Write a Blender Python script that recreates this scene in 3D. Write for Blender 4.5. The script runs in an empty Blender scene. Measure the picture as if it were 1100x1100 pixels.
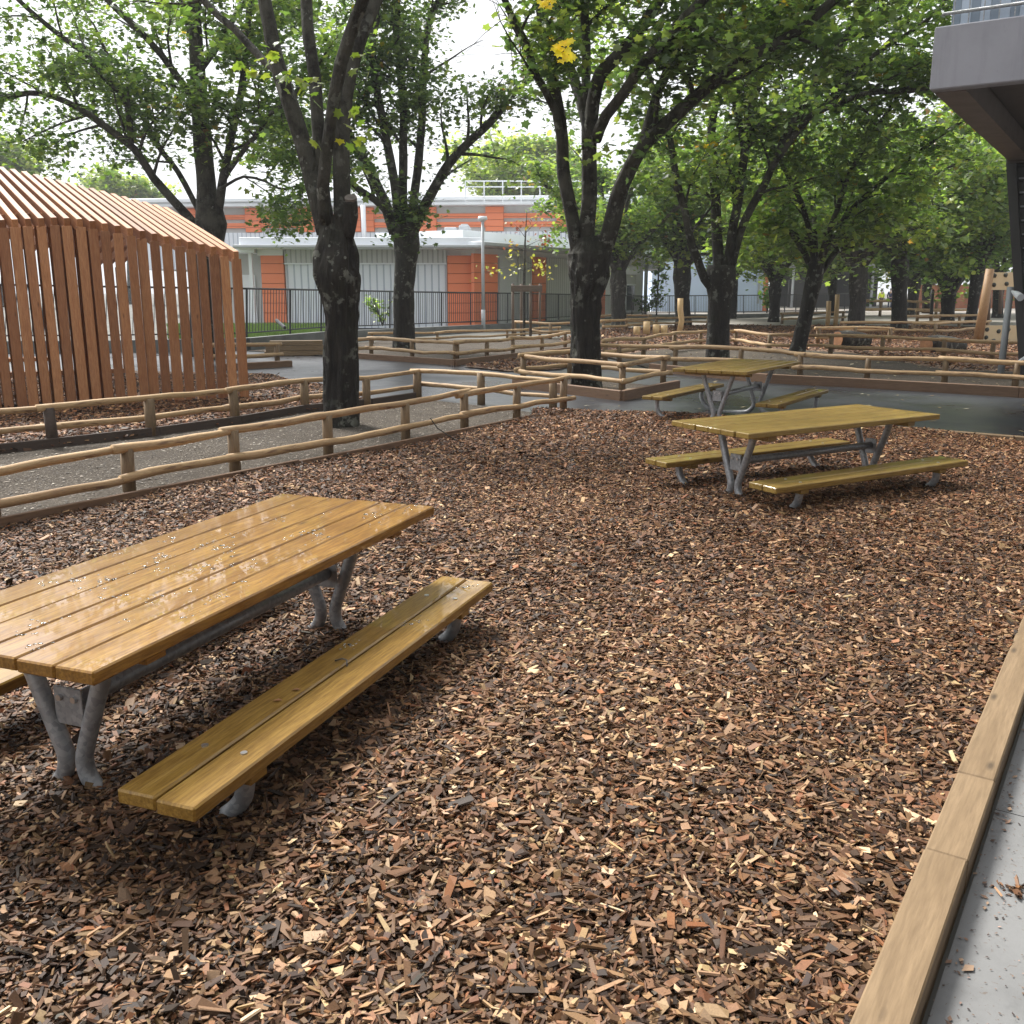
import bpy, bmesh, math, random
import numpy as np
from mathutils import Vector, Matrix, noise

SC = bpy.context.scene
COL = SC.collection
PI = math.pi
rng = random.Random(7)

# ------------------------------------------------------------------ camera
F_PX, CAM_H, HOR = 1030.0, 1.62, 312.0
TH = math.atan((550 - HOR) / F_PX)
_ct, _st = math.cos(TH), math.sin(TH)

def ray(x, y):
    a, b = (x - 550) / F_PX, -(y - 550) / F_PX
    return Vector((a, _ct + b * _st, -_st + b * _ct))
def at(x, y, z=0.0):
    d = ray(x, y); t = (z - CAM_H) / d.z
    return Vector((d.x * t, d.y * t, z))
def atY(x, y, Y):
    d = ray(x, y); t = Y / d.y
    return Vector((d.x * t, Y, CAM_H + d.z * t))

cam_d = bpy.data.cameras.new("camera")
cam = bpy.data.objects.new("camera", cam_d); COL.objects.link(cam)
cam_d.sensor_width = 36.0; cam_d.sensor_fit = 'HORIZONTAL'
cam_d.lens = 36.0 * F_PX / 1100.0
cam_d.clip_start = 0.05; cam_d.clip_end = 3000
cam.location = (0, 0, CAM_H)
cam.rotation_euler = (PI / 2 - TH, 0, 0)
SC.camera = cam

# ------------------------------------------------------------------ world and sun
SUN_EL, SUN_AZ = 50.0, -42.0        # azimuth clockwise from +Y
w = bpy.data.worlds.new("World"); SC.world = w; w.use_nodes = True
nt = w.node_tree; nt.nodes.clear()
sky = nt.nodes.new("ShaderNodeTexSky"); sky.sky_type = 'NISHITA'; sky.sun_disc = False
sky.sun_elevation = math.radians(SUN_EL); sky.sun_rotation = math.radians(SUN_AZ)
sky.air_density = 1.0; sky.dust_density = 6.0; sky.ozone_density = 1.0
hs = nt.nodes.new("ShaderNodeHueSaturation"); hs.inputs['Saturation'].default_value = 0.13
mixw = nt.nodes.new("ShaderNodeMixRGB"); mixw.inputs[0].default_value = 0.6
mixw.inputs[2].default_value = (9.5, 9.8, 10.2, 1)
bg = nt.nodes.new("ShaderNodeBackground"); bg.inputs[1].default_value = 0.09
wo = nt.nodes.new("ShaderNodeOutputWorld")
nt.links.new(sky.outputs[0], hs.inputs['Color']); nt.links.new(hs.outputs[0], mixw.inputs[1])
nt.links.new(mixw.outputs[0], bg.inputs[0]); nt.links.new(bg.outputs[0], wo.inputs[0])

ld = bpy.data.lights.new("sun", 'SUN'); ld.energy = 3.7; ld.angle = math.radians(20); ld.color = (1.0, 0.97, 0.92)
lo = bpy.data.objects.new("sun", ld); COL.objects.link(lo)
e, a = math.radians(SUN_EL), math.radians(SUN_AZ)
sd = Vector((math.sin(a) * math.cos(e), math.cos(a) * math.cos(e), math.sin(e)))
lo.rotation_euler = (-sd).to_track_quat('-Z', 'Y').to_euler(); lo.location = (0, 0, 30)

SC.view_settings.view_transform = 'Standard'; SC.view_settings.look = 'None'
SC.view_settings.exposure = 0.95; SC.view_settings.gamma = 1.0
SC.view_settings.use_curve_mapping = False
SC.cycles.use_denoising = True
SC.cycles.max_bounces = 8; SC.cycles.diffuse_bounces = 4; SC.cycles.glossy_bounces = 3
SC.cycles.transmission_bounces = 4; SC.cycles.transparent_max_bounces = 8
SC.cycles.sample_clamp_indirect = 8

# ------------------------------------------------------------------ materials
class N:
    def __init__(s, name):
        s.m = bpy.data.materials.new(name); s.m.use_nodes = True
        s.t = s.m.node_tree; s.b = s.t.nodes['Principled BSDF']
        s.out = s.t.nodes['Material Output']
    def n(s, typ, **kw):
        x = s.t.nodes.new(typ)
        for k, v in kw.items():
            if hasattr(x, k) and k not in x.inputs: setattr(x, k, v)
            else: x.inputs[k].default_value = v
        return x
    def l(s, a, b): s.t.links.new(a, b)
    def coord(s, out='Object', scale=(1, 1, 1), rot=(0, 0, 0)):
        tc = s.n("ShaderNodeTexCoord"); mp = s.n("ShaderNodeMapping")
        mp.inputs['Scale'].default_value = scale; mp.inputs['Rotation'].default_value = rot
        s.l(tc.outputs[out], mp.inputs['Vector']); return mp.outputs[0]
    def noise(s, vec, scale, detail=4, rough=0.55, dist=0.0):
        x = s.n("ShaderNodeTexNoise"); x.inputs['Scale'].default_value = scale
        x.inputs['Detail'].default_value = detail; x.inputs['Roughness'].default_value = rough
        x.inputs['Distortion'].default_value = dist
        if vec: s.l(vec, x.inputs['Vector'])
        return x.outputs[0]
    def ramp(s, fac, stops, interp='LINEAR'):
        x = s.n("ShaderNodeValToRGB"); cr = x.color_ramp; cr.interpolation = interp
        while len(cr.elements) < len(stops): cr.elements.new(0.5)
        for e_, (p, c) in zip(cr.elements, stops):
            e_.position = p; e_.color = (c, c, c, 1) if isinstance(c, (int, float)) else (*c, 1)
        s.l(fac, x.inputs[0]); return x.outputs[0]
    def mix(s, fac, c1, c2, mode='MIX'):
        x = s.n("ShaderNodeMixRGB", blend_type=mode)
        for i, c in ((0, fac), (1, c1), (2, c2)):
            if isinstance(c, (int, float)): x.inputs[i].default_value = c
            elif isinstance(c, tuple): x.inputs[i].default_value = (*c, 1)
            else: s.l(c, x.inputs[i])
        return x.outputs[0]
    def math(s, op, a, b=0.0):
        x = s.n("ShaderNodeMath", operation=op)
        for i, c in ((0, a), (1, b)):
            if isinstance(c, (int, float)): x.inputs[i].default_value = c
            else: s.l(c, x.inputs[i])
        return x.outputs[0]
    def bump(s, h, strength=0.3, dist=0.01):
        x = s.n("ShaderNodeBump"); x.inputs['Strength'].default_value = strength
        x.inputs['Distance'].default_value = dist; s.l(h, x.inputs['Height'])
        s.l(x.outputs[0], s.b.inputs['Normal']); return x
    def set(s, **kw):
        for k, v in kw.items():
            i = s.b.inputs[k.replace('_', ' ')]
            if isinstance(v, (int, float)): i.default_value = v
            elif isinstance(v, tuple): i.default_value = (*v, 1)
            else: s.l(v, i)
        return s.m

def simple(name, c, rough=0.6, var=0.15, scale=3.0, metal=0.0, bump=0.0):
    k = N(name); v = k.coord()
    f = k.noise(v, scale, 5)
    lo_, hi = tuple(x * (1 - var) for x in c), tuple(min(1, x * (1 + var)) for x in c)
    f2 = k.ramp(f, [(0.3, lo_), (0.7, hi)])
    if bump: k.bump(k.noise(v, scale * 14, 4), bump, 0.004)
    return k.set(Base_Color=f2, Roughness=rough, Metallic=metal)

def timber(name, c1, c2, dark, rough=0.55, wet=0.0, gs=1.0, knots=True, uv=False, random_obj=0.25, plank=None, grain=1.0, tone=0.0):
    """grain runs along local x (or uv.x)"""
    k = N(name)
    v = k.coord('UV' if uv else 'Object', (1.2 * gs, 16 * gs, 16 * gs) if not uv else (2.2, 6.0, 1))
    oi = k.n("ShaderNodeObjectInfo")
    add = k.n("ShaderNodeVectorMath", operation='ADD')
    sc = k.n("ShaderNodeVectorMath", operation='SCALE'); sc.inputs[0].default_value = (37.0, 11.0, 5.0)
    k.l(oi.outputs['Random'], sc.inputs['Scale'])
    k.l(v, add.inputs[0]); k.l(sc.outputs[0], add.inputs[1]); v = add.outputs[0]
    g = k.noise(v, 1.6, 6, 0.6, 1.1)
    if plank:
        tcp = k.n("ShaderNodeTexCoord"); spp = k.n("ShaderNodeSeparateXYZ"); k.l(tcp.outputs['Object'], spp.inputs[0])
        pi_ = k.math('FLOOR', k.math('DIVIDE', k.math('ADD', spp.outputs['Y'], plank[1]), plank[0]))
        wn = k.n("ShaderNodeTexWhiteNoise", noise_dimensions='1D'); k.l(k.math('ADD', pi_, k.math('MULTIPLY', oi.outputs['Random'], 57.0)), wn.inputs['W'])
        shv = k.n("ShaderNodeVectorMath", operation='SCALE'); k.l(wn.outputs['Color'], shv.inputs[0]); shv.inputs['Scale'].default_value = 23.0
        ad2 = k.n("ShaderNodeVectorMath", operation='ADD'); k.l(v, ad2.inputs[0]); k.l(shv.outputs[0], ad2.inputs[1]); v = ad2.outputs[0]
        g = k.noise(v, 1.6, 6, 0.6, 1.1)
    fine = k.noise(v, 7.0, 5, 0.7)
    col = k.mix(k.ramp(g, [(0.36, 0.0), (0.62, 1.0)]), c1, c2)
    if plank:
        col = k.mix(1.0, col, k.ramp(wn.outputs['Value'], [(0.0, (0.72, 0.70, 0.66)), (1.0, (1.12, 1.10, 1.06))]), 'MULTIPLY')
    col = k.mix(k.ramp(fine, [(0.35, 0.55 * grain), (0.6, 0.0)]), col, dark)
    if knots:
        vk = k.coord('UV' if uv else 'Object', (2.2, 7, 7) if not uv else (1.3, 1.1, 1))
        addk = k.n("ShaderNodeVectorMath", operation='ADD'); k.l(vk, addk.inputs[0]); k.l(sc.outputs[0], addk.inputs[1])
        vo = k.n("ShaderNodeTexVoronoi"); vo.inputs['Scale'].default_value = 1.0
        k.l(addk.outputs[0], vo.inputs['Vector'])
        kn = k.ramp(vo.outputs['Distance'], [(0.03, 0.85), (0.11, 0.0)])
        col = k.mix(kn, col, tuple(x * 0.35 for x in dark))
    col = k.mix(random_obj, col, k.mix(oi.outputs['Random'], c1, dark))
    r = rough
    if tone:
        wt = k.n('ShaderNodeTexWhiteNoise', noise_dimensions='1D'); k.l(k.math('MULTIPLY', oi.outputs['Random'], 91.0), wt.inputs['W'])
        col = k.mix(1.0, col, k.ramp(wt.outputs['Value'], [(0.0, (0.62, 0.55, 0.50)), (0.5, (0.95, 0.93, 0.90)), (1.0, (1.22, 1.26, 1.28))]), 'MULTIPLY')
    if uv:
        bp = k.noise(k.coord('UV', (1.7, 2.2, 1)), 1.5, 5, 0.65, 0.8)
        col = k.mix(k.ramp(bp, [(0.60, 0.0), (0.68, 0.8)]), col, tuple(x * 0.8 for x in dark))
    if wet:
        vw = k.coord('Object', (1, 1.6, 1))
        wm = k.noise(vw, 3.2, 3, 0.5, 0.4)
        drops = k.noise(vw, 55, 2, 0.5)
        film = k.ramp(wm, [(0.47, 0.0), (0.56, 1.0)])
        dm = k.ramp(drops, [(0.60, 0.0), (0.66, 1.0)])
        wetm = k.math('MAXIMUM', film, dm)
        r = rough
        col = k.mix(k.math('MULTIPLY', wetm, 0.06), col, dark)
        k.set(Coat_Weight=k.ramp(wetm, [(0.0, 0.7 * wet), (1.0, wet)]), Coat_Roughness=k.ramp(film, [(0.0, 0.045), (1.0, 0.01)]), Coat_IOR=1.36, Specular_IOR_Level=0.15)
        h = k.math('ADD', k.math('MULTIPLY', k.ramp(drops, [(0.58, 0.0), (0.75, 1.0)]), 0.9), k.math('MULTIPLY', k.math('SUBTRACT', 1.0, film), k.math('MULTIPLY', fine, 0.35)))
        k.bump(h, 0.16, 0.002)
    else:
        k.bump(fine, 0.25, 0.004)
    return k.set(Base_Color=col, Roughness=r)

M = {}
M['table'] = timber('table_timber', (0.30, 0.150, 0.022), (0.42, 0.238, 0.050), (0.12, 0.048, 0.009), 0.45, wet=1.0, plank=(0.1453, 0.435), grain=1.5)
M['bench'] = timber('bench_timber', (0.31, 0.185, 0.036), (0.43, 0.27, 0.07), (0.15, 0.075, 0.015), 0.45, wet=0.9, plank=(0.1430, 0.4025), grain=1.5)
M['table_olive'] = timber('table_timber_olive', (0.31, 0.205, 0.048), (0.43, 0.30, 0.092), (0.14, 0.085, 0.025), 0.45, wet=0.6, plank=(0.1453, 0.435), grain=1.6)
M['cedar'] = timber('larch_timber', (0.40, 0.170, 0.065), (0.52, 0.265, 0.120), (0.20, 0.072, 0.026), 0.6, random_obj=0.35, grain=1.4, tone=1.0)
M['kerb'] = timber('kerb_timber', (0.185, 0.122, 0.062), (0.25, 0.17, 0.092), (0.12, 0.075, 0.036), 0.7, gs=0.8, random_obj=0.1)
M['kerb_brown'] = timber('sleeper_timber', (0.16, 0.085, 0.045), (0.23, 0.135, 0.075), (0.08, 0.045, 0.025), 0.7)
M['kerb_dark'] = timber('dark_board', (0.055, 0.035, 0.025), (0.085, 0.055, 0.038), (0.03, 0.02, 0.015), 0.7)
M['rail'] = timber('chestnut_rail', (0.43, 0.275, 0.13), (0.57, 0.405, 0.215), (0.15, 0.07, 0.034), 0.65, uv=True)
M['post'] = timber('chestnut_post', (0.17, 0.11, 0.055), (0.26, 0.175, 0.09), (0.075, 0.045, 0.025), 0.7, uv=True)
M['peeled'] = timber('peeled_log', (0.50, 0.34, 0.15), (0.60, 0.43, 0.22), (0.33, 0.2, 0.09), 0.6, uv=True, knots=False)
M['playlog'] = timber('play_log', (0.30, 0.17, 0.075), (0.36, 0.22, 0.10), (0.2, 0.11, 0.05), 0.6, uv=True)
M['stake'] = timber('old_stake', (0.12, 0.085, 0.06), (0.18, 0.13, 0.095), (0.06, 0.04, 0.03), 0.75, uv=True)
M['stakeboard'] = timber('old_board', (0.14, 0.10, 0.075), (0.21, 0.16, 0.12), (0.06, 0.045, 0.035), 0.75)

k = N('galvanised_steel'); v = k.coord()
f = k.n("ShaderNodeTexVoronoi"); f.inputs['Scale'].default_value = 60; k.l(v, f.inputs['Vector'])
M['galv'] = k.set(Base_Color=k.ramp(f.outputs['Color'], [(0.2, (0.27, 0.28, 0.29)), (0.8, (0.40, 0.41, 0.42))]), Metallic=0.4,
                  Roughness=k.ramp(k.noise(v, 12), [(0.3, 0.32), (0.7, 0.5)]))
M['bolt'] = simple('bolt_steel', (0.62, 0.62, 0.62), 0.28, 0.05, 10, 0.9)
M['black_metal'] = simple('black_railing', (0.022, 0.024, 0.027), 0.45, 0.1)
M['white_metal'] = simple('white_coated_metal', (0.78, 0.81, 0.85), 0.45, 0.06, 0.7)
M['white_wall'] = simple('white_wall', (0.72, 0.73, 0.73), 0.7, 0.07, 0.8)
M['grey_wall'] = simple('grey_wall', (0.50, 0.51, 0.51), 0.7, 0.07, 0.8)
M['blue_wall'] = simple('pale_blue_wall', (0.55, 0.66, 0.82), 0.8, 0.05, 0.5)
M['dark_glass'] = simple('dark_window_glass', (0.05, 0.06, 0.07), 0.08, 0.1)
M['charcoal'] = simple('charcoal_cladding', (0.035, 0.033, 0.032), 0.55, 0.15)
M['soffit'] = simple('brown_soffit', (0.085, 0.07, 0.065), 0.6, 0.12)
M['zinc'] = simple('zinc_roof', (0.42, 0.44, 0.46), 0.5, 0.06)
M['terracotta'] = simple('terracotta_fence', (0.30, 0.11, 0.05), 0.7, 0.15)
M['conc_low'] = simple('low_wall_concrete', (0.13, 0.135, 0.13), 0.8, 0.3, 1.5, bump=0.2)
M['play_panel'] = simple('beige_play_panel', (0.55, 0.43, 0.26), 0.55, 0.05)
M['hold'] = simple('dark_climbing_hold', (0.03, 0.035, 0.03), 0.5, 0.1)

def striped(name, c, cdark, axis='Z', period=0.28, duty=0.93, rough=0.55, metal=0.0):
    """boards or corrugations: grooves across local axis"""
    k = N(name); tc = k.n("ShaderNodeTexCoord"); sp = k.n("ShaderNodeSeparateXYZ"); k.l(tc.outputs['Object'], sp.inputs[0])
    fr = k.math('FRACT', k.math('DIVIDE', k.math('ADD', sp.outputs[axis], 100.0), period))
    g = k.ramp(fr, [(0.0, 0.0), (0.02, 1.0), (duty - 0.02, 1.0), (duty, 0.0), (1.0, 0.0)])
    nz = k.noise(k.coord(), 0.9, 4)
    colr = k.mix(k.ramp(nz, [(0.3, 0.0), (0.7, 0.12)]), c, tuple(x * 0.7 for x in c))
    k.bump(g, 0.8, 0.03)
    return k.set(Base_Color=k.mix(g, cdark, colr), Roughness=rough, Metallic=metal)
M['orange'] = striped('orange_cladding', (0.82, 0.235, 0.105), (0.46, 0.12, 0.05), 'Z', 0.42, 0.95)
M['corr_white'] = striped('white_corrugated', (0.76, 0.80, 0.86), (0.46, 0.50, 0.58), 'X', 0.30, 0.80)
M['corr_grey'] = striped('grey_corrugated', (0.55, 0.555, 0.55), (0.36, 0.365, 0.365), 'X', 0.22, 0.75)
M['corr_blue'] = striped('blue_grey_corrugated', (0.42, 0.49, 0.58), (0.22, 0.27, 0.33), 'X', 0.22, 0.55, 0.4, 0.3)
M['louvre'] = striped('louvre_cladding', (0.085, 0.085, 0.08), (0.03, 0.03, 0.03), 'Z', 0.26, 0.86, 0.5)

# concrete
def concrete(name, c, speck=False, sc=2.0):
    k = N(name); v = k.coord()
    big = k.noise(v, sc, 6, 0.6); fine = k.noise(v, 60, 4)
    col = k.ramp(big, [(0.25, tuple(x * 0.78 for x in c)), (0.5, c), (0.8, tuple(min(1, x * 1.12) for x in c))])
    col = k.mix(0.25, col, k.mix(fine, tuple(x * 0.7 for x in c), c))
    if speck:
        s1 = k.noise(k.coord('Object', (1, 1, 1), (0, 0, 0.6)), 75, 2, 0.5, 0.8)
        dens = k.ramp(k.noise(v, 2.5, 3), [(0.35, 0.35), (0.7, 1.0)])
        m_ = k.math('MULTIPLY', k.ramp(s1, [(0.655, 0.0), (0.69, 1.0)]), dens)
        col = k.mix(m_, col, (0.12, 0.085, 0.06))
    st_ = k.noise(k.coord('Object', (4.0, 4.0, 0.35)), 1.6, 5, 0.6)
    col = k.mix(k.ramp(st_, [(0.52, 0.0), (0.72, 0.45)]), col, tuple(x * 0.62 for x in c))
    sp2 = k.noise(v, 9.0, 4, 0.7)
    col = k.mix(k.ramp(sp2, [(0.62, 0.0), (0.72, 0.35)]), col, tuple(x * 0.6 for x in c))
    k.bump(fine, 0.15, 0.004)
    return k.set(Base_Color=col, Roughness=0.75)
M['pavement'] = concrete('pavement_concrete', (0.19, 0.19, 0.187), True)
M['balcony'] = concrete('balcony_concrete', (0.33, 0.33, 0.365), False, 1.2)

def mulch_mat(name, base):
    k = N(name); v = k.coord()
    vo = k.n("ShaderNodeTexVoronoi"); vo.inputs['Scale'].default_value = 26; vo.inputs['Randomness'].default_value = 1
    d = k.coord('Object', (1, 1, 1)); nn = k.n("ShaderNodeTexNoise"); nn.inputs['Scale'].default_value = 9; k.l(d, nn.inputs['Vector'])
    mv = k.n("ShaderNodeMixRGB"); mv.inputs[0].default_value = 0.06; k.l(d, mv.inputs[1]); k.l(nn.outputs['Color'], mv.inputs[2])
    k.l(mv.outputs[0], vo.inputs['Vector'])
    sep = k.n("ShaderNodeSeparateColor"); k.l(vo.outputs['Color'], sep.inputs[0])
    col = k.ramp(sep.outputs[0], [(0.0, (0.02, 0.012, 0.009)), (0.35, (0.07, 0.038, 0.024)), (0.62, (0.16, 0.085, 0.052)), (0.85, (0.28, 0.165, 0.10)), (1.0, (0.46, 0.32, 0.21))])
    col = k.mix(1.0, col, base, 'MULTIPLY')
    k.bump(sep.outputs[1], 1.0, 0.03)
    return k.set(Base_Color=col, Roughness=0.75)
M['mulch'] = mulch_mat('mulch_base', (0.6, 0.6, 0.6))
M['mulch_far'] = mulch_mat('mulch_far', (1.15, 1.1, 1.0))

k = N('grey_soil'); v = k.coord()
big = k.noise(v, 1.1, 6, 0.6); fine = k.noise(v, 38, 5, 0.7)
c = k.mix(k.ramp(big, [(0.3, 0.0), (0.7, 1.0)]), (0.058, 0.047, 0.037), (0.115, 0.097, 0.078))
c = k.mix(k.ramp(fine, [(0.38, 0.7), (0.55, 0.0)]), c, (0.045, 0.037, 0.03))
c = k.mix(k.ramp(k.noise(v, 52, 2), [(0.62, 0.0), (0.68, 0.8)]), c, (0.34, 0.30, 0.25))
k.bump(fine, 0.9, 0.03)
M['soil'] = k.set(Base_Color=c, Roughness=0.9, Specular_IOR_Level=0.12)

k = N('wet_asphalt'); v = k.coord()
fine = k.noise(v, 160, 3, 0.7); big = k.noise(v, 0.5, 5, 0.55)
c = k.mix(k.ramp(big, [(0.3, 0.0), (0.7, 1.0)]), (0.016, 0.0175, 0.022), (0.030, 0.033, 0.040))
c = k.mix(k.ramp(fine, [(0.5, 0.0), (0.8, 0.5)]), c, (0.07, 0.073, 0.078))
k.bump(fine, 0.2, 0.003)
M['asphalt'] = k.set(Base_Color=c, Roughness=k.ramp(big, [(0.35, 0.22), (0.65, 0.48)]))
M['terrain'] = simple('terrain_ground', (0.12, 0.115, 0.10), 0.9, 0.3, 0.3)
k = N('grass_blades'); at_ = k.n("ShaderNodeAttribute"); at_.attribute_name = 'Col'
M['grass'] = k.set(Base_Color=at_.outputs['Color'], Roughness=0.6)

def attr_mat(name, rough=0.7, translucent=0.0, grain=False):
    k = N(name); at_ = k.n("ShaderNodeAttribute"); at_.attribute_name = 'Col'
    colr = at_.outputs['Color']
    if grain:
        g = k.noise(k.coord('Object', (1, 1, 1)), 260, 3, 0.6)
        colr = k.mix(0.75, colr, k.mix(g, (0.25, 0.25, 0.25), (1.5, 1.5, 1.5)), 'MULTIPLY')
    k.set(Base_Color=colr, Roughness=rough)
    if translucent:
        tr = k.n("ShaderNodeBsdfTranslucent"); k.l(k.mix(1.0, colr, (1.5, 1.7, 0.7), 'MULTIPLY'), tr.inputs[0])
        ms = k.n("ShaderNodeMixShader"); ms.inputs[0].default_value = translucent
        k.l(k.b.outputs[0], ms.inputs[1]); k.l(tr.outputs[0], ms.inputs[2]); k.l(ms.outputs[0], k.out.inputs[0])
    return k.m
M['chips'] = attr_mat('wood_chip_bits', 0.62, 0, True); M['chips'].node_tree.nodes['Principled BSDF'].inputs['Specular IOR Level'].default_value = 0.3
M['bits'] = attr_mat('small_litter', 0.8)
M['leaf'] = attr_mat('leaf', 0.33, 0.5)

def bark(name, c1, c2, lich, lam):
    k = N(name)
    v = k.coord('Object', (5.5, 5.5, 1.1)); v1 = k.coord()
    rid = k.noise(v, 3.0, 7, 0.65, 0.5)
    c = k.ramp(rid, [(0.33, c1), (0.66, c2)])
    # pale lichen blotches and greenish algae
    l1 = k.noise(v1, 6.5, 5, 0.62); l2 = k.noise(v1, 1.2, 3)
    m_ = k.math('MULTIPLY', k.ramp(l1, [(0.56, 0.0), (0.61, 1.0)]), k.ramp(l2, [(0.42, 0.0), (0.58, lam)]))
    c = k.mix(m_, c, lich)
    vo = k.n("ShaderNodeTexVoronoi"); vo.inputs['Scale'].default_value = 7.0; k.l(v1, vo.inputs['Vector'])
    sp = k.math('MULTIPLY', k.ramp(vo.outputs['Distance'], [(0.10, 1.0), (0.14, 0.0)]), k.ramp(k.noise(v1, 1.7, 2), [(0.5, 0.0), (0.55, 1.0)]))
    c = k.mix(k.math('MULTIPLY', sp, 0.8 * min(1, lam)), c, (0.30, 0.31, 0.27))
    c = k.mix(k.ramp(k.noise(v1, 2.1, 4), [(0.52, 0.0), (0.75, 0.5)]), c, (0.03, 0.037, 0.018))
    sp_ = k.n("ShaderNodeSeparateXYZ"); k.l(v1, sp_.inputs[0])
    hz = k.math('MULTIPLY', k.ramp(k.math('DIVIDE', sp_.outputs['Z'], 6.0), [(0.25, 0.0), (0.55, 0.75)]), k.ramp(k.noise(v1, 3.5, 5, 0.65), [(0.40, 0.0), (0.58, 1.0)]))
    c = k.mix(hz, c, (0.085, 0.080, 0.062))
    k.bump(rid, 1.0, 0.09)
    return k.set(Base_Color=c, Roughness=0.7, Specular_IOR_Level=0.3)
M['bark'] = bark('wet_dark_bark', (0.005, 0.004, 0.003), (0.028, 0.022, 0.016), (0.20, 0.205, 0.17), 0.95)
M['bark_grey'] = bark('grey_bark', (0.014, 0.012, 0.010), (0.06, 0.052, 0.045), (0.24, 0.24, 0.20), 0.8)
M['cut_wood'] = simple('cut_wood_end', (0.30, 0.14, 0.06), 0.7, 0.3, 8)
M['cut_grey'] = simple('weathered_branch_cut', (0.12, 0.10, 0.085), 0.8, 0.3, 12)
M['skin'] = simple('skin', (0.45, 0.28, 0.20), 0.5, 0.05)
M['hivis'] = simple('yellow_vest_cloth', (0.70, 0.85, 0.05), 0.7, 0.05)
M['navy'] = simple('navy_cloth', (0.02, 0.03, 0.075), 0.8, 0.1)
M['darkcloth'] = simple('dark_trouser_cloth', (0.02, 0.02, 0.025), 0.8, 0.1)
M['hair'] = simple('dark_hair', (0.02, 0.014, 0.01), 0.6, 0.1)
M['greycap'] = simple('grey_hair', (0.22, 0.22, 0.23), 0.7, 0.1)

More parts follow.
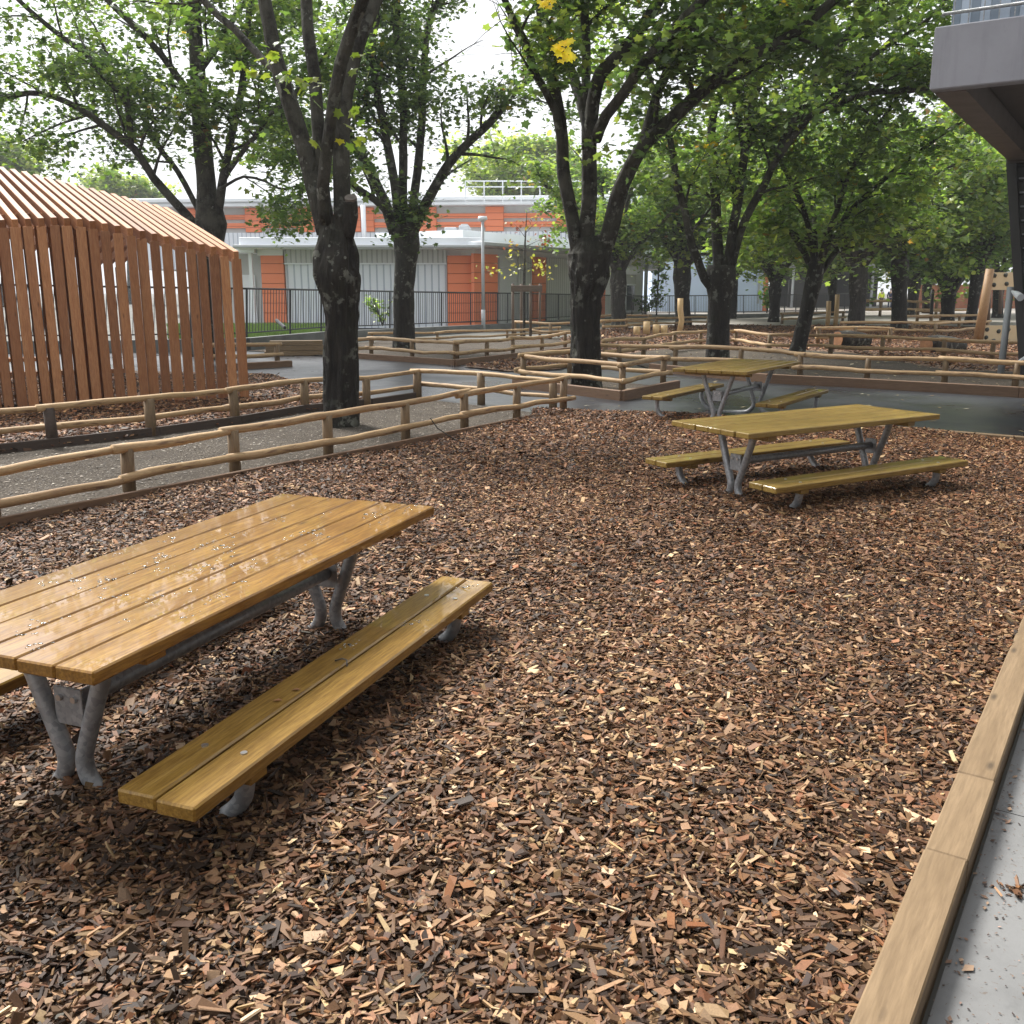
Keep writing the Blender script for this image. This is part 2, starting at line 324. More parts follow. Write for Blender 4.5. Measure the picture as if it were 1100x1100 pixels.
# ------------------------------------------------------------------ mesh helpers
class MB:
    def __init__(s): s.v, s.f, s.uv = [], [], []
    def face(s, idx, uvs=None):
        s.f.append(idx); s.uv.append(uvs or [(0, 0)] * len(idx))
    def box(s, c, size, R=None, bev=0.0):
        hx, hy, hz = (x / 2 for x in size); c = Vector(c)
        R = R or Matrix.Identity(3); o = len(s.v)
        if bev <= 0:
            for z in (-hz, hz):
                for x, y in ((-hx, -hy), (hx, -hy), (hx, hy), (-hx, hy)):
                    s.v.append(c + R @ Vector((x, y, z)))
            for q in ((3, 2, 1, 0), (4, 5, 6, 7), (0, 1, 5, 4), (1, 2, 6, 5), (2, 3, 7, 6), (3, 0, 4, 7)):
                s.face([o + i for i in q])
        else:
            b = bev
            # chamfered box: 24 vertices
            idx = {}
            for sx in (-1, 1):
                for sy in (-1, 1):
                    for sz in (-1, 1):
                        for ax in range(3):
                            p = [sx * (hx - b), sy * (hy - b), sz * (hz - b)]
                            p[ax] = (sx * hx, sy * hy, sz * hz)[ax]
                            idx[(sx, sy, sz, ax)] = len(s.v); s.v.append(c + R @ Vector(p))
            def q(*ks): s.face([idx[k_] for k_ in ks])
            for ax in range(3):
                o1, o2 = (ax + 1) % 3, (ax + 2) % 3
                for sg in (-1, 1):
                    ring = []
                    for a_, b_ in ((-1, -1), (1, -1), (1, 1), (-1, 1)):
                        kk = [0, 0, 0]; kk[ax] = sg; kk[o1] = a_; kk[o2] = b_; ring.append((*kk, ax))
                    q(*(ring if sg > 0 else ring[::-1]))
            for ax in range(3):
                o1, o2 = (ax + 1) % 3, (ax + 2) % 3
                for a_ in (-1, 1):
                    for b_ in (-1, 1):
                        def kk(t): z_ = [0, 0, 0]; z_[ax] = t; z_[o1] = a_; z_[o2] = b_; return tuple(z_)
                        ring = [(*kk(-1), o1), (*kk(1), o1), (*kk(1), o2), (*kk(-1), o2)]
                        q(*(ring if a_ * b_ > 0 else ring[::-1]))
            for sx in (-1, 1):
                for sy in (-1, 1):
                    for sz in (-1, 1):
                        ring = [(sx, sy, sz, 0), (sx, sy, sz, 1), (sx, sy, sz, 2)]
                        q(*(ring if sx * sy * sz > 0 else ring[::-1]))
        return s
    def wall(s, p, q, z0, z1, th, off=0.0):
        """box standing along the plan line p-q; off shifts it to the left of the direction"""
        p, q = Vector((p[0], p[1], 0)), Vector((q[0], q[1], 0)); d = q - p; L = d.length; a_ = math.atan2(d.y, d.x)
        n_ = Vector((-d.y, d.x, 0)) / L
        c = (p + q) / 2 + n_ * off; c.z = (z0 + z1) / 2
        return s.box(c, (L, th, z1 - z0), Matrix.Rotation(a_, 3, 'Z'))
    def beam(s, p, q, w_, h, bev=0.0):
        p, q = Vector(p), Vector(q); d = q - p; L = d.length
        x = d / L; up = Vector((0, 0, 1)) if abs(x.z) < 0.95 else Vector((0, 1, 0))
        y = up.cross(x).normalized(); z = x.cross(y)
        return s.box((p + q) / 2, (L, w_, h), Matrix((x, y, z)).transposed(), bev)
    def tube(s, pts, rad, n=8, cap=True, rough=0.0, seed=0.0, freq=3.0, ridge=0.0):
        pts = [Vector(p) for p in pts]
        if isinstance(rad, (int, float)): rad = [rad] * len(pts)
        o = len(s.v); m = len(pts)
        t = (pts[1] - pts[0]).normalized()
        u = t.cross(Vector((0, 0, 1)) if abs(t.z) < 0.9 else Vector((1, 0, 0))).normalized()
        L = 0.0; Ls = []
        for i in range(m):
            if i: L += (pts[i] - pts[i - 1]).length
            Ls.append(L)
            tt = (pts[min(i + 1, m - 1)] - pts[max(i - 1, 0)])
            if tt.length < 1e-6: tt = t
            tt = tt.normalized()
            u = (u - tt * u.dot(tt)).normalized(); v_ = tt.cross(u)
            for j in range(n):
                a_ = 2 * PI * j / n
                r = rad[i]
                if rough:
                    ca, sa = math.cos(a_), math.sin(a_)
                    r *= 1 + rough * (noise.noise(Vector((ca * 1.6 + seed, sa * 1.6, Ls[i] * freq * 0.35))) + 0.6 * noise.noise(Vector((ca * 4 + seed, sa * 4 + 7, Ls[i] * freq))))
                if ridge:
                    ca, sa = math.cos(a_), math.sin(a_)
                    rn = noise.noise(Vector((ca * 7 + seed, sa * 7, Ls[i] * 1.4))); rn2 = noise.noise(Vector((ca * 3 + seed, sa * 3 + 4, Ls[i] * 6)))
                    r *= 1 + ridge * (abs(rn) * 2 - 0.5) + ridge * 0.9 * rn2
                s.v.append(pts[i] + u * (r * math.cos(a_)) + v_ * (r * math.sin(a_)))
        for i in range(m - 1):
            for j in range(n):
                j2 = (j + 1) % n
                s.face([o + i * n + j, o + i * n + j2, o + (i + 1) * n + j2, o + (i + 1) * n + j],
                       [(Ls[i], j / n), (Ls[i], (j + 1) / n), (Ls[i + 1], (j + 1) / n), (Ls[i + 1], j / n)])
        if cap:
            s.face([o + j for j in range(n)][::-1], [(0.3 * math.cos(j), 0.3 * math.sin(j)) for j in range(n)])
            s.face([o + (m - 1) * n + j for j in range(n)], [(0.3 * math.cos(j), 0.3 * math.sin(j)) for j in range(n)])
        return s
    def poly(s, pts, z):
        o = len(s.v)
        for p in pts: s.v.append(Vector((p[0], p[1], z)))
        s.face(list(range(o, o + len(pts)))); return s
    def disc(s, c, r, h, n=12):
        c = Vector(c); return s.tube([c, c + Vector((0, 0, h))], r, n)
    def build(s, name, mat, parent=None, smooth=False, loc=None, rotz=0.0, uv=False):
        me = bpy.data.meshes.new(name)
        me.from_pydata([tuple(x) for x in s.v], [], s.f)
        if uv:
            l_ = me.uv_layers.new(name='UVMap')
            flat_ = [c for fu in s.uv for p in fu for c in p]
            l_.data.foreach_set('uv', flat_)
        if smooth: me.polygons.foreach_set('use_smooth', [True] * len(me.polygons))
        me.materials.append(mat); me.update()
        o = bpy.data.objects.new(name, me); COL.objects.link(o)
        if parent: o.parent = parent
        if loc is not None: o.location = loc
        o.rotation_euler.z = rotz
        return o

def tag(o, label=None, cat=None, group=None, kind=None):
    if label: o['label'] = label
    if cat: o['category'] = cat
    if group: o['group'] = group
    if kind: o['kind'] = kind
    return o
def thing(name, label, cat, loc=(0, 0, 0), rotz=0.0, group=None):
    o = bpy.data.objects.new(name, None); COL.objects.link(o)
    o.location = loc; o.rotation_euler.z = rotz; o.empty_display_size = 0.2
    return tag(o, label, cat, group)

def np_mesh(name, V, faces_n, loops, mat, cols=None, parent=None, smooth=False):
    """V: n x 3, loops: flat vertex indices, faces_n: corners per face"""
    me = bpy.data.meshes.new(name)
    me.vertices.add(len(V)); me.vertices.foreach_set('co', V.astype(np.float32).ravel())
    me.loops.add(len(loops)); me.loops.foreach_set('vertex_index', loops.astype(np.int32))
    st = np.concatenate([[0], np.cumsum(faces_n)[:-1]]).astype(np.int32)
    me.polygons.add(len(faces_n)); me.polygons.foreach_set('loop_start', st)
    me.update(calc_edges=True)
    if cols is not None:
        at_ = me.attributes.new('Col', 'FLOAT_COLOR', 'POINT')
        c4 = np.ones((len(V), 4), np.float32); c4[:, :3] = cols; at_.data.foreach_set('color', c4.ravel())
    me.polygons.foreach_set('use_smooth', np.full(len(faces_n), smooth))
    me.materials.append(mat)
    o = bpy.data.objects.new(name, me); COL.objects.link(o)
    if parent: o.parent = parent
    return o

def scatter(name, tv, tf, pos, R, scl, cols, mat, parent=None, jitter=0.0, rs=None):
    """copies of a small template (tv verts, tf faces) merged into one mesh"""
    tv = np.array(tv, float); n, k_ = len(pos), len(tv)
    V = np.repeat(tv[None], n, 0)
    if jitter: V = V + rs.uniform(-jitter, jitter, V.shape)
    V = V * scl[:, None, :]
    V = np.einsum('nij,nkj->nki', R, V) + pos[:, None, :]
    lp = np.array([i for f in tf for i in f]); fn = np.array([len(f) for f in tf])
    L = (lp[None] + (np.arange(n) * k_)[:, None]).ravel(); FN = np.tile(fn, n)
    C = np.repeat(cols, k_, 0)
    return np_mesh(name, V.reshape(-1, 3), FN, L, mat, C, parent)

def rotmats(yaw, tilt, taz, roll=None):
    """yaw about z, then tilt about a horizontal axis at azimuth taz"""
    n = len(yaw); c, s = np.cos(yaw), np.sin(yaw)
    Rz = np.zeros((n, 3, 3)); Rz[:, 0, 0] = c; Rz[:, 0, 1] = -s; Rz[:, 1, 0] = s; Rz[:, 1, 1] = c; Rz[:, 2, 2] = 1
    ax = np.stack([np.cos(taz), np.sin(taz), np.zeros(n)], 1)
    K = np.zeros((n, 3, 3)); K[:, 0, 2] = ax[:, 1]; K[:, 1, 2] = -ax[:, 0]; K[:, 2, 0] = -ax[:, 1]; K[:, 2, 1] = ax[:, 0]
    ct, st = np.cos(tilt)[:, None, None], np.sin(tilt)[:, None, None]
    Rt = np.eye(3)[None] + st * K + (1 - ct) * (K @ K)
    return Rt @ Rz

def inside(px, py, poly):
    r = np.zeros(len(px), bool); j = len(poly) - 1
    for i in range(len(poly)):
        xi, yi = poly[i][:2]; xj, yj = poly[j][:2]
        c = ((yi > py) != (yj > py)) & (px < (xj - xi) * (py - yi) / (yj - yi + 1e-12) + xi)
        r ^= c; j = i
    return r

HAZE = 0.0007
if HAZE:
    hm = bpy.data.materials.new('haze_air'); hm.use_nodes = True; t_ = hm.node_tree; t_.nodes.clear()
    pv_ = t_.nodes.new('ShaderNodeVolumePrincipled'); pv_.inputs['Density'].default_value = HAZE; pv_.inputs['Color'].default_value = (0.95, 0.97, 1.0, 1)
    ho_ = t_.nodes.new('ShaderNodeOutputMaterial'); t_.links.new(pv_.outputs[0], ho_.inputs['Volume'])
    tag(MB().box((0, 60, 11.5), (1300, 1000, 25.1)).build('haze', hm), kind='stuff')

# ------------------------------------------------------------------ ground
Z_TER, Z_ASP, Z_SOIL, Z_PAV = -0.050, -0.035, -0.015, -0.022
ds = Vector((0.551, 0.834, 0)); dn = Vector((ds.y, -ds.x, 0))      # strip direction and its right-hand normal
KR = at(912, 1100, 0.06)                                             # inner top edge of the right kerb, at the frame's bottom

def sheet(name, pts, z, mat):
    return tag(MB().poly(pts, z).build(name, mat), kind='structure')
sheet('terrain', [(-600, -400), (600, -400), (600, 520), (-600, 520)], Z_TER, M['terrain'])
sheet('asphalt_path', [(-18, 12), (-6, 11.5), (0.1, 12.5), (5.6, 10.3), (14, 5), (22, 5), (22, 10), (8.1, 15.1), (3.2, 19.9), (2.4, 24), (1.5, 30),
                       (-1.0, 31), (-6.3, 27.0), (-9, 27.2), (-20, 30)], Z_ASP, M['asphalt'])
fl0 = Vector((-3.59, 6.52, 0)) - ds * 9.5; fl1 = Vector((0.24, 12.18, 0))
kr0 = Vector((KR.x, KR.y, 0)) - ds * 3.2; kr1 = Vector((KR.x, KR.y, 0)) + ds * 9.75
far_edge = [(0.30, 13.25), (1.41, 13.12), (2.57, 12.55), (3.88, 11.5), (4.83, 10.97), (5.58, 10.34), (kr1.x, kr1.y)]
bed = [(fl0.x, fl0.y), (fl1.x, fl1.y)] + far_edge + [(kr0.x, kr0.y)]
sheet('mulch_bed', bed, 0.0, M['mulch'])
plotA = [(fl0.x, fl0.y), (fl1.x, fl1.y), (0.25, 13.2), (-0.4, 13.9), (-1.45, 14.9), (-2.1, 13.9), (-2.9, 13.1), (-3.45, 11.95), (-4.12, 10.95), (-4.9, 10.1), (-9.6, 5.2)]
sheet('soil_plot', plotA, Z_SOIL, M['soil'])
bedP = [(-9.6, 5.2), (-4.9, 10.1), (-4.12, 10.95), (-3.45, 11.95), (-2.9, 13.1), (-2.1, 13.95), (-2.75, 16.3), (-3.9, 17.4), (-5.0, 19.5), (-9.5, 20.5), (-16, 17), (-18, 9)]
sheet('pavilion_mulch_bed', bedP, Z_SOIL + 0.006, M['mulch_far'])
plotC = [at(552, 414)[:2], at(668, 428)[:2], at(728, 416)[:2], at(616, 404)[:2]]
sheet('tree_plot_soil', plotC, Z_SOIL, M['soil'])
plotB = [at(264, 376)[:2], at(375, 383)[:2], at(489, 391)[:2], at(645, 373)[:2], at(640, 362)[:2], at(420, 365)[:2]]
sheet('tree_plot_soil', plotB, Z_SOIL, M['soil'])
sheet('mulch_patch', [at(498, 393)[:2], at(655, 372)[:2], at(668, 380)[:2], at(600, 396)[:2], at(545, 398)[:2]], Z_SOIL + 0.006, M['mulch_far'])
plotD = [(3.1, 20.1), (4.75, 17.75), (6.13, 16.85), (7.17, 15.95), (8.09, 15.35), (14, 11.6), (18, 15), (9.15, 20.6), (9.1, 26.0), (7.4, 28.2), (4.2, 27.6), (2.4, 24.5)]
sheet('tree_plot_soil', plotD, Z_SOIL, M['soil'])
farM = [(2.4, 24.5), (4.2, 27.6), (7.4, 28.2), (9.1, 26.0), (9.15, 20.6), (18, 15), (26, 22), (30, 43), (16, 46), (8, 46), (3.3, 41), (1.6, 33)]
sheet('play_mulch', farM, Z_SOIL + 0.004, M['mulch_far'])
sheet('far_yard', [(2, 47), (16, 47), (40, 44), (80, 60), (80, 110), (10, 110)], Z_SOIL, simple('pale_yard', (0.28, 0.255, 0.225), 0.9, 0.2, 0.2))

# pavement slabs on the right, laid along the kerb
kw, kh = 0.115, 0.12
pv = MB(); p0 = Vector((KR.x, KR.y, 0)) + dn * (kw + 0.012)
for i in range(-1, 7):
    for j in range(3):
        c = p0 + ds * (0.62 + i * 2.4 - 0.5) + dn * (0.9 + j * 1.8)
        pv.box((c.x, c.y, Z_PAV - 0.02), (1.794, 2.394, 0.04), Matrix.Rotation(math.atan2(dn.y, dn.x), 3, 'Z'))
tag(pv.build('pavement', M['pavement']), kind='structure')

# ------------------------------------------------------------------ kerbs
def kerb(p, q, w_, h, ztop, mat, label, bev=0.005, name='edging_timber', cat='timber edging', group=None):
    p, q = Vector((p[0], p[1], 0)), Vector((q[0], q[1], 0)); d = q - p
    o = MB().box((0, 0, 0), (d.length - 0.001, w_, h), None, bev).build(name, mat, None, False, ((p.x + q.x) / 2, (p.y + q.y) / 2, ztop - h / 2), math.atan2(d.y, d.x))
    return tag(o, label, cat, group)
kb = Vector((KR.x, KR.y, 0)) + dn * (kw / 2)
t1 = (at(1027, 828, 0.06) - KR).dot(ds); t0 = (at(1000, 937, 0.06) - KR).dot(ds) + 0.12
G_K = 'sawn timbers edging the pavement'
kerb(kb - ds * 3.2, kb + ds * t0, kw, kh, 0.060, M['kerb'], 'pale sawn timber nearest the viewer, along the concrete pavement', group=G_K)
kerb(kb + ds * t0 + dn * 0.002, kb + ds * t1 + dn * 0.002, kw, kh, 0.0595, M['kerb'], 'short pale timber between two joints of the pavement edging', group=G_K)
kerb(kb + ds * t1, kb + ds * 9.7, kw, kh, 0.0605, M['kerb'], 'long pale timber edging running away past the pavement joints', group=G_K)
G_F = 'low timbers between wood chips and asphalt'
fe = [Vector((x, y, 0)) for x, y in far_edge]
kerb((0.34, 13.22), (1.95, 12.92), 0.06, 0.10, 0.02, M['kerb_dark'], 'thin dark timber edging below the end of the front log fence', group=G_F)
kerb((1.95, 12.92), (3.80, 11.62), 0.06, 0.10, 0.03, M['kerb_dark'], 'thin dark timber edging beneath the farthest picnic table', group=G_F)
kerb((3.82, 11.6), (kr1.x, kr1.y), 0.09, 0.12, 0.075, M['kerb'], 'pale timber edging between the wood chips and the dark asphalt, right of the tables', group=G_F)
G_B = 'boards along the front log fence'
bdir = (fl1 - fl0).normalized(); bl = (fl1 - fl0).length
for i, (u0, u1, lab) in enumerate(((0, 8.2, 'brown edging board at the foot of the front log fence, nearest piece'),
                                   (8.2, 12.3, 'brown edging board behind the near picnic table under the front log fence'),
                                   (12.3, bl + 0.15, 'brown edging board under the far end of the front log fence'))):
    kerb(fl0 + bdir * u0, fl0 + bdir * u1, 0.04, 0.18, 0.095 - 0.012 * i, M['kerb_brown'], lab, 0.004, 'edging_board', 'edging board', G_B)
G_R = 'dark boards along the rear log fence'
rb = [(-9.65, 5.28), (-4.86, 10.18), (-4.09, 11.03), (-3.42, 12.02), (-2.86, 13.2), (-2.05, 14.0), (-1.45, 14.95)]
for i, lab in enumerate(('dark edging board at the near left of the slatted shelter', 'dark board under the blackened post of the rear fence', 'dark board in front of the slatted shelter, middle piece',
                         'dark board left of the nearest tree trunk', 'dark board behind the nearest tree trunk', 'dark board under the corner of the rear fence by the path')):
    kerb(rb[i], rb[i + 1], 0.05, 0.16, 0.085, M['kerb_dark'], lab, 0.004, 'edging_board', 'edging board', G_R)
G_S = 'brown sleepers around the tree plots'
cc = [Vector((*p, 0)) for p in plotC]
kerb(cc[0], cc[1], 0.09, 0.18, 0.12, M['kerb_brown'], 'brown sleeper in front of the lichen covered middle tree', 0.006, 'sleeper', 'sleeper', G_S)
kerb(cc[1], cc[2], 0.09, 0.18, 0.12, M['kerb_brown'], 'brown sleeper at the right side of the middle tree plot', 0.006, 'sleeper', 'sleeper', G_S)
dd = [(2.9, 20.25), (4.70, 17.66), (6.10, 16.75), (8.05, 15.25), (13.8, 11.6)]
for i, lab in enumerate(('brown sleeper beyond the farthest picnic table', 'brown sleeper along the asphalt behind the picnic tables', 'brown sleeper along the asphalt below the metal pole', 'brown sleeper at the foot of the dark building fin')):
    kerb(dd[i], dd[i + 1], 0.10, 0.20, 0.13, M['kerb_brown'], lab, 0.006, 'sleeper', 'sleeper', G_S)
pb = [Vector((*p, 0)) for p in plotB]
kerb(pb[1], pb[2], 0.08, 0.18, 0.10, M['kerb_brown'], 'brown sleeper along the wet path before the mid tree plot', 0.006, 'sleeper', 'sleeper', G_S)
kerb(pb[2], pb[3], 0.08, 0.18, 0.10, M['kerb_brown'], 'brown sleeper between the mid tree plot and the wood chip triangle', 0.006, 'sleeper', 'sleeper', G_S)

# stacked pale sleepers and a short sleeper seen between the shelter and the nearest trunk
def stack(p, q, n, h, mat, label):
    t = thing('sleeper_stack', label, 'sleepers', ((p.x + q.x) / 2, (p.y + q.y) / 2, Z_ASP), math.atan2(q.y - p.y, q.x - p.x))
    L = (q - p).length
    for i in range(n):
        MB().box((rng.uniform(-.05, .05), rng.uniform(-.02, .02), h * (i + 0.5)), (L - (0.25 if i == n - 1 else 0), 0.2, h - 0.006), None, 0.008).build('sleeper', mat, t)
stack(at(285, 381), at(352, 380), 3, 0.13, M['kerb'], 'stack of pale sleepers beside the wet path left of the nearest trunk')
kerb(at(240, 396)[:2], at(312, 392)[:2], 0.2, 0.18, 0.10, M['kerb_brown'], 'short brown sleeper on the wet path beside the slatted shelter', 0.006, 'sleeper', 'sleeper')

# ------------------------------------------------------------------ wood chips
rs = np.random.RandomState(3)
CT = [(-.5, -.5, -.5), (.5, -.5, -.5), (.5, .5, -.5), (-.5, .5, -.5), (-.5, -.5, .5), (.5, -.5, .5), (.5, .5, .5), (-.5, .5, .5)]
CF = [(3, 2, 1, 0), (4, 5, 6, 7), (0, 1, 5, 4), (1, 2, 6, 5), (2, 3, 7, 6), (3, 0, 4, 7)]
PAL = np.array([(0.032, 0.017, 0.009), (0.066, 0.033, 0.016), (0.128, 0.064, 0.030), (0.195, 0.105, 0.051), (0.220, 0.095, 0.040), (0.31, 0.182, 0.092), (0.42, 0.268, 0.142), (0.57, 0.41, 0.24), (0.070, 0.054, 0.041), (0.27, 0.10, 0.038)])
PW = np.array([0.11, 0.20, 0.23, 0.18, 0.08, 0.11, 0.052, 0.020, 0.012, 0.006]); PW /= PW.sum()
def chips(name, poly, dens, xr, yr, zlo, zhi, size=1.0, keep=None, label=None):
    n = int((xr[1] - xr[0]) * (yr[1] - yr[0]) * dens)
    x = rs.uniform(*xr, n); y = rs.uniform(*yr, n)
    m_ = inside(x, y, poly)
    if keep is not None: m_ &= keep(x, y)
    x, y = x[m_], y[m_]; n = len(x)
    # gentle unevenness of the bed
    und = 0.014 * np.sin(x * 1.7 + 0.6 * y) + 0.012 * np.sin(y * 2.3 - x) + 0.008 * np.sin(5.1 * x + 3.7 * y)
    z = zlo + (zhi - zlo) * rs.uniform(0, 1, n) ** 0.8 + und * (zhi > 0.02) + 0.01
    ln = np.exp(rs.normal(math.log(0.0225), 0.58, n)).clip(0.006, 0.085) * size
    wd = (np.exp(rs.normal(math.log(0.0094), 0.55, n)) * size).clip(0.0025, 0.034 * size)
    th = rs.uniform(0.0018, 0.0062, n) * size
    R = rotmats(rs.uniform(0, 2 * PI, n), np.abs(rs.normal(0, 0.42, n)).clip(0, 1.2), rs.uniform(0, 2 * PI, n))
    ci = rs.choice(len(PAL), n, p=PW)
    # fresher pale chips lie in drifts, older dark ones between
    dr = np.sin(1.3 * x + 0.9 * y + 1.0) * np.sin(0.8 * y - 1.1 * x + 2.0) + 0.5 * np.sin(2.9 * x - 1.7 * y) + 0.35 * (x - 0.4 * y)
    up = rs.uniform(0, 1, n) < np.clip(0.22 * dr, 0, 0.45); dn_ = rs.uniform(0, 1, n) < np.clip(-0.30 * dr + 0.08, 0, 0.62)
    step = np.array([1, 2, 3, 5, 5, 6, 7, 7, 3, 5]); down = np.array([0, 0, 1, 2, 2, 3, 5, 6, 0, 4])
    ci = np.where(up, step[ci], np.where(dn_, down[ci], ci)); c = PAL[ci] * np.stack([1 + 0.014 * np.clip(y - 3, 0, 9), np.ones(n), 1 - 0.008 * np.clip(y - 3, 0, 9)], 1) * rs.uniform(0.75, 1.3, (n, 1)) * rs.uniform(0.93, 1.07, (n, 3))
    o = scatter(name, CT, CF, np.stack([x, y, z], 1), R, np.stack([ln, wd, th], 1), c, M['chips'], None, 0.20, rs)
    return tag(o, label, None, None, 'stuff')
def vis(x, y, m=0.35):
    return (np.abs(x) < (y + 0.6) * 0.56 + 0.9) & (y > 0.9)
chips('wood_chips', bed, 9500, (-4.5, 4.5), (0.9, 5.0), 0.0, 0.034, 1.0, lambda x, y: vis(x, y))
chips('wood_chips', bed, 6200, (-6.0, 6.5), (5.0, 8.5), 0.0, 0.034, 1.1, lambda x, y: vis(x, y))
chips('wood_chips', bed, 3600, (-4.0, 7.0), (8.5, 13.4), 0.0, 0.036, 1.25, lambda x, y: vis(x, y))
chips('wood_chips', bedP, 600, (-12, -1.5), (8.0, 19.0), 0.0, 0.02, 1.9, lambda x, y: vis(x, y))
mp = [at(498, 393)[:2], at(655, 372)[:2], at(668, 380)[:2], at(600, 396)[:2], at(545, 398)[:2]]
chips('wood_chips', mp, 200, (-2, 5), (20, 30), 0.0, 0.02, 2.5)
chips('wood_chips', farM, 90, (1.5, 20), (15, 46), 0.0, 0.03, 2.8)

# small pale litter: leaves on asphalt and soil, crumbs on pavement
LT = [(-.5, 0, 0), (-.1, -.32, .03), (.5, 0, .06), (-.1, .34, .04)]
def litter(name, polys, n, xr, yr, z, size, pal, mat='bits'):
    x = rs.uniform(*xr, n); y = rs.uniform(*yr, n); m_ = np.zeros(n, bool)
    for p in polys: m_ |= inside(x, y, p)
    x, y = x[m_], y[m_]; n = len(x)
    s_ = size * np.exp(rs.normal(0, 0.35, n)); pal = np.array(pal)
    c = pal[rs.randint(len(pal), size=n)] * rs.uniform(0.7, 1.2, (n, 1))
    R = rotmats(rs.uniform(0, 2 * PI, n), np.abs(rs.normal(0, 0.15, n)), rs.uniform(0, 2 * PI, n))
    o = scatter(name, LT, [(0, 1, 2, 3)], np.stack([x, y, np.full(n, z)], 1), R, np.stack([s_, s_ * .8, s_], 1), c, M[mat])
    return tag(o, kind='stuff')
LP = [(0.34, 0.27, 0.14), (0.42, 0.34, 0.2), (0.28, 0.2, 0.1), (0.4, 0.36, 0.26), (0.22, 0.15, 0.08)]
litter('fallen_leaves', [[(0.3, 13.4), (5.6, 10.4), (14, 5), (20, 7), (8.1, 15.0), (3.2, 19.7), (1, 14.5)]], 480, (0, 16), (5, 20), Z_ASP + 0.008, 0.075, LP)
litter('fallen_leaves', [plotD, plotC], 2600, (0, 16), (11, 29), Z_SOIL + 0.012, 0.07, LP + [(0.05, 0.035, 0.025)] * 3)
litter('soil_litter', [plotA], 42000, (-10, 1), (2, 15), Z_SOIL + 0.007, 0.026, [(0.03, 0.024, 0.018), (0.04, 0.032, 0.025), (0.05, 0.04, 0.032), (0.10, 0.085, 0.07), (0.24, 0.2, 0.16), (0.3, 0.27, 0.22), (0.06, 0.045, 0.03)])
pvp = [p0, p0 + ds * 9, p0 + ds * 9 + dn * 3, p0 + dn * 3]
pvp = [(p0 - ds)[:2], (p0 + ds * 9)[:2], (p0 + ds * 9 + dn * 2.5)[:2], (p0 - ds + dn * 2.5)[:2]]
litter('pavement_crumbs', [pvp], 5200, (0.5, 5), (1.2, 7), Z_PAV + 0.003, 0.0085, [(0.10, 0.06, 0.04), (0.2, 0.12, 0.08), (0.05, 0.035, 0.03)])
kl = [(p0 - ds)[:2], (p0 + ds * 9)[:2], (p0 + ds * 9 + dn * 0.06)[:2], (p0 - ds + dn * 0.06)[:2]]
litter('pavement_crumbs', [kl], 9000, (0.5, 5), (1.2, 7), Z_PAV + 0.004, 0.02, [(0.10, 0.06, 0.04), (0.2, 0.12, 0.08), (0.3, 0.2, 0.13)])

q = at(1088, 958, Z_PAV)
hp_ = [(q.x - .05, q.y - .03), (q.x + .05, q.y - .03), (q.x + .05, q.y + .03), (q.x - .05, q.y + .03)]
chips('wood_chips', hp_, 4200, (q.x - .06, q.x + .06), (q.y - .05, q.y + .05), Z_PAV - 0.006, Z_PAV + 0.002, 0.8)
pvn = [(p0 - ds)[:2], (p0 + ds * 6)[:2], (p0 + ds * 6 + dn * 0.5)[:2], (p0 - ds + dn * 0.5)[:2]]
litter('pavement_crumbs', [pvn], 16000, (0.5, 5), (1.2, 7), Z_PAV + 0.0035, 0.0075, [(0.12, 0.075, 0.05), (0.2, 0.13, 0.09), (0.06, 0.04, 0.035), (0.3, 0.2, 0.16)])

